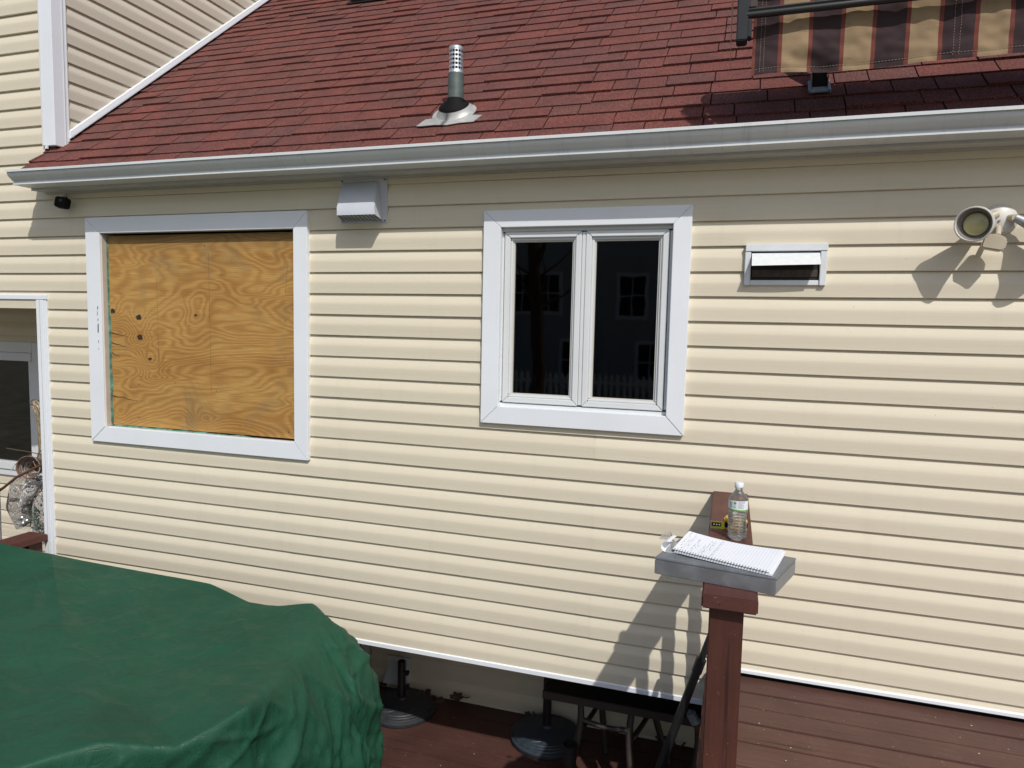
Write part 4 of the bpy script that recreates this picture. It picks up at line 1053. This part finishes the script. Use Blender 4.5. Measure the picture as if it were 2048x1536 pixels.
for r_ in range(NR + 1):
    t = r_ / NR
    for q in range(NS):
        ex_, ey_, ez, ef = per[q]; x = cx + (ex_ - cx) * t; y = cy + (ey_ - cy) * t
        sag = -.045 * (1 - t ** 2.2) ; z = -1.205 + (ez + 1.205) * t ** 3 + sag
        z += ntop(x, y) * (1 - t ** 6)
        z += .03 * math.exp(-(((x + 2.9) + (y + 1.0) * .5) / .35) ** 2) * (1 - t ** 4)
        if r_ == NR: z -= .002
        vs.append((x, y, z))
arc = [0]
for q in range(1, NS): arc.append(arc[-1] + math.dist(per[q][:2], per[q - 1][:2]))
for k in range(1, NK + 1):
    d = 1.10 * (k / NK) ** 1.15
    for q in range(NS):
        ex_, ey_, ez, ef = per[q]; s_ = arc[q]; nx_, ny_ = nrmls[q]
        rnd = .012 * (1 - math.exp(-d / .012))
        off = rnd + ef * (1 - math.exp(-(d / .26) ** 1.15)) + .03 * d
        amp = min(1, d / .28)
        f = .016 * amp * noise.noise(Vector((s_ * 4.5, d * .9, 2)))
        sw_ = s_ + .07 * noise.noise(Vector((s_ * 2.2, d * 2.2, 50))); dw = d + .06 * noise.noise(Vector((s_ * 3, d * 3, 60)))
        tb = 0
        for an, fr, al, am in ((-.12, 3.4, .7, .105), (.55, 5.2, 1.6, .055), (-.8, 8.5, 3.0, .032), (.3, 15, 7, .020), (-.4, 30, 19, .008)):
            u = sw_ * math.cos(an) + dw * math.sin(an); v_ = -sw_ * math.sin(an) + dw * math.cos(an)
            tb += am * (.28 - abs(noise.noise(Vector((u * fr, v_ * al, fr)))))
        f += amp * tb
        for an, fr, al, am, sd in ((.15, 3.5, .7, .010, 81), (-.5, 4.5, .9, .009, 82), (.9, 5, 1.1, .008, 83), (-1.1, 6, 1.3, .007, 84), (.6, 9, 2.2, .005, 85), (-.3, 11, 2.4, .004, 86)):
            u = sw_ * math.cos(an) + dw * math.sin(an); v_ = -sw_ * math.sin(an) + dw * math.cos(an)
            f += am * min(1, d / .06) * max(0, 1 - 11 * abs(noise.noise(Vector((u * fr, v_ * al, sd)))))
        off = off + f
        z = ez - max(0, d - off * .28 * (1 if ef > .2 else .2)) - .004 * (1 - math.exp(-d / .01))
        x, y = ex_ + nx_ * off, ey_ + ny_ * off
        y = min(y, -.035 + .02 * noise.noise(Vector((s_ * 6, d * 3, 0)))) if x < -1.0 and z > -1.63 else y
        vs.append((x, y, max(z, ZL + .006 + .01 * abs(noise.noise(Vector((s_ * 8, d * 9, 0)))))))
tot_r = NR + NK
for r_ in range(tot_r):
    for q in range(NS): fs.append((r_ * NS + q, r_ * NS + (q + 1) % NS, (r_ + 1) * NS + (q + 1) % NS, (r_ + 1) * NS + q))
tp = MB(); tp.v = [Vector(p) for p in vs]; tp.f = fs; tp.mi = [0] * len(fs)
to = tp.build('tarpaulin', 'tarp', None, at=(-2.35, -1.05, ZL))
to.data.polygons.foreach_set('use_smooth', [True] * len(to.data.polygons))
tag(to, 'large green woven tarpaulin draped to the deck over patio furniture by the wall', 'tarpaulin')

# ------------------------------------------------------------ things under the bump-out
def parasol_foot(x, y, mat, label, knob, h=.30, sq=False):
    t = thing('parasol_foot', label, 'umbrella base', (x, y, ZL), 'umbrella bases under the bump-out')
    prof = [(.001, 0), (.196, 0), (.201, .008), (.200, .024), (.192, .030), (.186, .030), (.183, .038), (.172, .040), (.169, .046), (.158, .047), (.155, .052), (.10, .062), (.05, .070), (.034, .076), (.030, .088), (.001, .09)]
    b = MB().lathe(prof, (x, y, ZL + .001), 56).build('disc', mat, t, smooth=True)
    rr = random.Random(int(x * 100)); sc2 = MB()
    def hgt(r_): return .052 + (.155 - r_) / .155 * .020
    for k_ in range(6):
        a0 = k_ * PI / 3
        for sgn in (1, -1):
            pts = []
            for q in range(14):
                u = q / 13; r_ = .055 + .092 * u; an = a0 + sgn * (.55 * math.sin(u * PI) + .2 * u); pts.append((x + r_ * math.cos(an), y + r_ * math.sin(an), ZL + hgt(r_) + .001))
            sc2.tube(pts, .0032, 5)
    sc2.build('scroll_relief', mat, b, smooth=True, at=wloc(b))
    MB().lathe([(.0235, .07), (.0235, h), (.021, h), (.021, h - .1)], (x, y, ZL), 24, close=False).build('socket', 'black_plastic', t, smooth=True)
    if knob:
        MB().tube([(x + .02, y - .01, ZL + h - .055), (x + .048, y - .02, ZL + h - .055)], [.006, .017], 12).build('knob', 'black_plastic', t, smooth=True)
    return t
parasol_foot(-1.789, .567, 'base_resin', 'round black scroll-patterned umbrella base nearest the tarpaulin, with socket tube and knob', True)
parasol_foot(-.906, .580, 'base_resin_blue', 'round blue-black umbrella base standing at the left end of the low table', False, .40)
pp = thing('umbrella_pole_stand', 'upright open-topped black tube in front of the low table legs', 'pole', (-.665, .10, ZL))
MB().lathe([(.031, 0), (.031, .215), (.034, .218), (.034, .245), (.036, .248), (.036, .262), (.030, .262), (.029, .10), (.001, .10)], (-.672, .118, ZL + .03), 28, close=False).build('tube', 'black_metal', pp, smooth=True)
MB().lathe([(.001, 0), (.16, 0), (.16, .02), (.05, .032), (.001, .032)], (-.672, .118, ZL + .001), 30).build('foot', 'black_plastic', pp, smooth=True)

tb_ = thing('low_table', 'low bronze metal table with curved legs tucked under the bump-out', 'table', (-.42, .45, ZL))
TZ = -1.80; tx0, tx1, ty0, ty1 = -.835, .05, .190, .70
ft = MB(); ft.box((tx0, ty0, TZ - .040), (tx1, ty0 + .012, TZ)); ft.box((tx0, ty1 - .012, TZ - .04), (tx1, ty1, TZ)); ft.box((tx0, ty0 + .012, TZ - .04), (tx0 + .012, ty1 - .012, TZ)); ft.box((tx1 - .012, ty0 + .012, TZ - .04), (tx1, ty1 - .012, TZ))
ft.build('apron', 'bronze_metal', tb_, .003)
box('tabletop', (tx0 + .013, ty0 + .013, TZ - .012), (tx1 - .013, ty1 - .013, TZ - .004), 'black_metal', tb_)
LEG = [(-.66, .27, -.6), (-.40, .25, .5), (-.10, .27, -.7), (-.60, .58, .3), (-.32, .60, .9), (-.06, .6, .4)]
def legp(i, u):
    lx, ly, sg = LEG[i]
    return Vector((lx + sg * (.085 * math.sin(u * PI * .5) ** 2 - .04 * math.sin(u * PI)), ly - .10 * u * (1 if ly < .4 else .2), TZ - .04 + u * (ZL + .005 - TZ + .04)))
for i in range(6):
    MB().tube([legp(i, q / 13) for q in range(14)], [.018 - .004 * abs(q / 13 - .5) for q in range(14)], 10).build('leg', 'bronze_metal', tb_, smooth=True)
for i, j, u in ((0, 1, .22), (3, 4, .22), (1, 4, .34), (0, 3, .34)):
    pa, pb = legp(i, u), legp(j, u); pts = [pa.lerp(pb, q / 8) - Vector((0, 0, .014 * math.sin(q / 8 * PI))) for q in range(9)]
    MB().tube(pts, .013, 8).build('stretcher', 'bronze_metal', tb_, smooth=True)

po = thing('umbrella_pole', 'black two-part metal pole leaning behind the railing post', 'pole', (-.36, -.33, ZL))
a0, a1 = Vector((-.034, -.34, -1.12)), Vector((-.375, -.34, ZL + .02))
j0 = a0.lerp(a1, .13)
MB().tube([a0, j0], .0125, 14).build('upper_section', 'black_metal', po, smooth=True)
MB().tube([j0 - (a1 - a0).normalized() * .012, j0 + (a1 - a0).normalized() * .045], .0195, 14).build('joint_collar', 'black_plastic', po, smooth=True)
MB().tube([j0 + (a1 - a0).normalized() * .04, a1], .0165, 14).build('lower_section', 'black_metal', po, smooth=True)
gp = thing('capped_pipe', 'rusty angled pipe stub with ribbed grey cap between the leaning pole and the railing post', 'pipe', (-.06, .1, -1.80))
d = Vector((.50, .05, -.86)).normalized(); c0 = Vector((-.124, .10, -1.722))
MB().lathe([(.001, 0), (.022, 0), (.023, .006), (.023, .012), (.019, .014), (.019, .018), (.0225, .020), (.0225, .026), (.020, .028), (.0225, .030), (.0225, .037), (.020, .039), (.0225, .042), (.0225, .050), (.001, .05)], c0, 22, aim(d)).build('ribbed_cap', 'galv_cap', gp, smooth=True)
MB().lathe([(.008, -.012), (.009, 0), (.001, 0)], c0, 8, aim(d)).build('cap_stem', 'galv_cap', gp)
MB().tube([c0 + d * .048, c0 + d * .11, c0 + d * .14 + Vector((.04, 0, -.01)), c0 + d * .14 + Vector((.3, .02, -.03))], [.020, .021, .021, .020], 14).build('pipe_body', 'rust_pipe', gp, smooth=True)
hk = MB().tube([(-.030, .05, -1.80), (-.044, .05, -1.806), (-.046, .05, -1.83), (-.036, .05, -1.86), (-.033, .05, -2.28)], .008, 10).build('drain_pipe', 'lamp_white', None, smooth=True, at=(-.035, .05, ZL)); tag(hk, 'thin white plastic pipe rising beside the foot of the railing post', 'pipe')
cv = thing('dryer_vent', 'white wall vent with a sloped flap low behind the umbrella base', 'vent', (-1.91, .78, -2.2))
box('frame', (-1.985, .758, -2.225), (-1.83, .772, -2.075), 'white_vinyl', cv, .002)
MB().add([(-1.965, .757, -2.10), (-1.85, .757, -2.10), (-1.845, .70, -2.225), (-1.985, .70, -2.225), (-1.965, .757, -2.225), (-1.85, .757, -2.225)], [(0, 1, 2, 3), (0, 3, 4), (1, 5, 2)]).build('flap', 'hood_grey', cv)
# dead leaves and grit
rr = random.Random(21)
LS = [(-2.10, .72, 1.0), (-2.05, .70, 1.2), (-2.0, .74, .9), (-1.98, .67, 1.0), (-1.74, .72, 1.0), (-1.70, .74, 1.1), (-1.66, .72, .8), (-1.60, .70, 1.0), (-1.53, .745, .9), (-1.50, .74, 1.2), (-1.455, .74, 1.3), (-1.02, .74, .9), (-1.06, .73, .7), (-.55, .73, 1), (-.50, .745, 1.3), (-.44, .74, 1), (-.30, .74, 1.2), (-.24, .73, 1), (-.18, .745, .8), (-2.16, .66, 1.1), (-1.86, .745, 1.2)]
for i, (x, y, s_) in enumerate(LS):
    mb = MB(); n = 18; ring = []
    for q in range(n):
        t = 2 * PI * q / n; r_ = .036 * s_ * (.62 + .38 * abs(math.cos(2.5 * t)) ** 1.5) * rr.uniform(.8, 1.1); ring.append((r_ * math.cos(t), r_ * .75 * math.sin(t)))
    Ml = Matrix.Translation((x, y, ZL + .022 * s_ + rr.uniform(0, .02))) @ Matrix.Rotation(rr.uniform(0, 6.3), 4, 'Z') @ Matrix.Rotation(rr.uniform(.4, 1.3), 4, 'X')
    top_ = [Ml @ Vector((a_, b_, .35 * (a_ * a_) / .04 + rr.uniform(-.004, .004))) for a_, b_ in ring]; cen = [Ml @ Vector((0, 0, .004))]
    mb.add(cen + top_, [(0, 1 + q, 1 + (q + 1) % n) for q in range(n)])
    mb.tube([Ml @ Vector((.03 * s_, 0, .01)), Ml @ Vector((.06 * s_, .006, .02))], .0009, 4)
    lab = ('curled brown leaf in the pile between the tarpaulin and the low wall vent' if x < -1.9 else
           'curled brown leaf lying behind the umbrella base nearest the tarpaulin' if x < -1.57 else
           'brown leaf with a long stem standing against the set-back wall, rightmost of its row' if abs(x + 1.455) < .01 else
           'curled brown leaf just right of the umbrella base nearest the tarpaulin' if x < -1.4 else
           'small curled leaf beside the blue-black umbrella base' if x < -.9 else
           'curled brown leaf against the wall behind the low table legs')
    o = mb.build('dead_leaf', 'leaf_brown', None, at=(x, y, ZL)); tag(o, lab, 'leaf', 'dead leaves along the foot of the set-back wall')
gt = MB()
for i in range(150):
    if i < 90: x, y, z = rr.uniform(.09, 1.4), rr.uniform(-.9, -.05), ZU
    else: x, y, z = rr.uniform(-1.75, -.3), rr.uniform(.02, .76), ZL
    s_ = rr.choice([.0005, .0006, .0007, .0009, .0011, .0018]); gt.box((x - s_ * rr.uniform(1, 2), y - s_, z + .0015), (x + s_, y + s_, z + .0015 + s_ * .7), None)
g = gt.build('deck_grit', 'debris_pale'); g['kind'] = 'stuff'; g['label'] = 'pale specks of grit scattered over the deck boards'

# ------------------------------------------------------------ porch corner: railing end and wire deer
pr = thing('porch_railing', 'short red-brown railing cap and posts beside the white porch corner trim', 'railing', (-3.9, -.1, ZL))
box('cap_board', (-3.925, -.95, -1.323), (-3.785, -.028, -1.285), 'stain_y', pr, .003)
box('post', (-3.885, -.125, -2.28), (-3.812, -.040, -1.3235), 'stain_z', pr, .002); box('post', (-3.90, -.95, -2.28), (-3.812, -.86, -1.3235), 'stain_z', pr, .002)
box('baluster', (-3.872, -.165, -2.0), (-3.84, -.132, -1.3235), 'stain_z', pr, .001)
def scribble(mb, fn, n, r, steps=6, sides=4, rr=random.Random(9)):
    for i in range(n):
        u, v = rr.random(), rr.random(); du, dv = rr.uniform(-.25, .25), rr.uniform(-.35, .35)
        mb.tube([fn(u + du * t / steps, v + dv * t / steps) for t in range(steps + 1)], r, sides)
def tapered(p, rads):
    P_ = [Vector(a_) for a_ in p]
    def fn(u, v):
        t = max(0, min(.9999, v)) * (len(P_) - 1); i = int(t); f = t - i
        c = P_[i].lerp(P_[i + 1], f); r_ = rads[i] + (rads[i + 1] - rads[i]) * f; d_ = (P_[i + 1] - P_[i]).normalized(); a_ = d_.orthogonal().normalized(); b_ = d_.cross(a_)
        return c + (a_ * math.cos(u * 2 * PI) + b_ * math.sin(u * 2 * PI)) * r_
    return fn
wd_ = thing('wire_reindeer', 'glittery wire reindeer decoration standing in the porch corner by the window', 'decoration', (-4.30, .28, -1.75))
rg = random.Random(31)
mb = MB(); scribble(mb, tapered([(-4.262, .3, -.575), (-4.225, .3, -.62), (-4.205, .3, -.74), (-4.19, .3, -.88), (-4.215, .3, -1.01)], [.030, .030, .030, .038, .055]), 420, .0014, rr=rg); mb.build('neck', 'wire_gold', wd_)
mb = MB(); mb.tube([(-4.262 + .042 * math.cos(t), .3, -.572 + .018 * math.sin(t)) for t in [2 * PI * q / 16 for q in range(16)]], .003, 6, closed=True); mb.build('antler_loop', 'wire_gold', wd_)
mb = MB(); scribble(mb, tapered([(-4.20, .30, -1.04), (-4.17, .30, -1.18), (-4.17, .30, -1.32), (-4.2, .30, -1.46)], [.05, .09, .10, .08]), 520, .0019, rr=rg); mb.build('body', 'wire_white', wd_)
mb = MB(); scribble(mb, tapered([(-4.155, .2, -1.03), (-4.20, .19, -1.12), (-4.275, .18, -1.225)], [.045, .040, .008]), 260, .0022, rr=rg); mb.build('ear', 'wire_pale', wd_)
mb = MB(); scribble(mb, tapered([(-4.33, .24, -1.08), (-4.36, .24, -1.24), (-4.33, .24, -1.38)], [.06, .07, .04]), 620, .0015, rr=rg); mb.build('haunch', 'wire_white', wd_)
bk = thing('wicker_cone', 'brown glittery cone with open round mouth propped among the wire reindeer', 'decoration', (-4.153, .15, -.956))
Mk = Matrix.Translation((-4.153, .15, -.956)) @ aim((.45, -1, .12)); 
MB().lathe([(.066, 0), (.069, .004), (.072, 0), (.062, -.05), (.045, -.11), (.02, -.15), (.018, -.148), (.043, -.108), (.058, -.05), (.066, 0)], (0, 0, 0), 30, Mk, close=False).build('cone', 'wicker_brown', bk, smooth=True)
mb = MB(); scribble(mb, lambda u, v: Mk @ Vector(((.071 - .05 * v) * math.cos(u * 2 * PI), (.071 - .05 * v) * math.sin(u * 2 * PI), -.14 * v)), 110, .0018, rr=rg); mb.build('wire_wrap', 'wire_white', bk)
mb = MB()
for q in range(7): mb.tube([Mk @ Vector((rg.uniform(-.05, .05), rg.uniform(-.05, .05), -.01 - .03 * rg.random())) for _ in range(3)], .0012, 4)
mb.build('loose_wire', 'wire_gold', bk)
bs = thing('branch', 'thin brown branch leaning across the wire decorations', 'branch', (-4.3, .1, -1.1))
MB().tube([(-4.46, .07, -1.19), (-4.288, .09, -1.084), (-4.15, .075, -1.00), (-3.97, .14, -.90)], [.010, .009, .008, .008], 8).build('stem', 'branch_brown', bs, smooth=True)
MB().tube([(-4.40, .2, -.862), (-4.25, .21, -.872), (-4.12, .22, -.885)], .0028, 5).build('twig', 'wire_gold', bs)
wt = MB(); rg2 = random.Random(77)
scribble(wt, tapered([(-4.30, .05, -1.00), (-4.34, .05, -1.15), (-4.37, .05, -1.45), (-4.38, .05, -1.9)], [.02, .045, .06, .06]), 520, .0020, rr=rg2)
wo = wt.build('tinsel_tree', 'wire_pale', None, at=(-4.37, .05, -1.9)); tag(wo, 'silvery white tinsel cone decoration at the left edge of the photo by the porch', 'decoration')
orn = thing('ornament_spray', 'three silver balls on a green pine sprig above the porch railing', 'ornament', (-4.1, .1, -1.33))
for x, z in ((-4.137, -1.258), (-4.128, -1.292), (-4.098, -1.272)): MB().lathe([(.0001, -.020)] + [(.020 * math.cos(t), .020 * math.sin(t)) for t in [(-PI / 2 + PI * q / 10) for q in range(1, 10)]] + [(.0001, .020)], (x, .09, z), 18).build('ball', 'ornament', orn, smooth=True)
mb = MB()
for q in range(130):
    c0 = Vector((-4.075 + rg.uniform(-.02, .03), .13, rg.uniform(-1.34, -1.21))); mb.tube([c0, c0 + Vector((rg.uniform(-.04, .04), rg.uniform(-.04, .02), rg.uniform(-.025, .035)))], .0011, 3)
mb.build('pine_needles', 'pine_green', orn)

for o in list(bpy.data.objects):
    if '_w' in o: del o['_w']
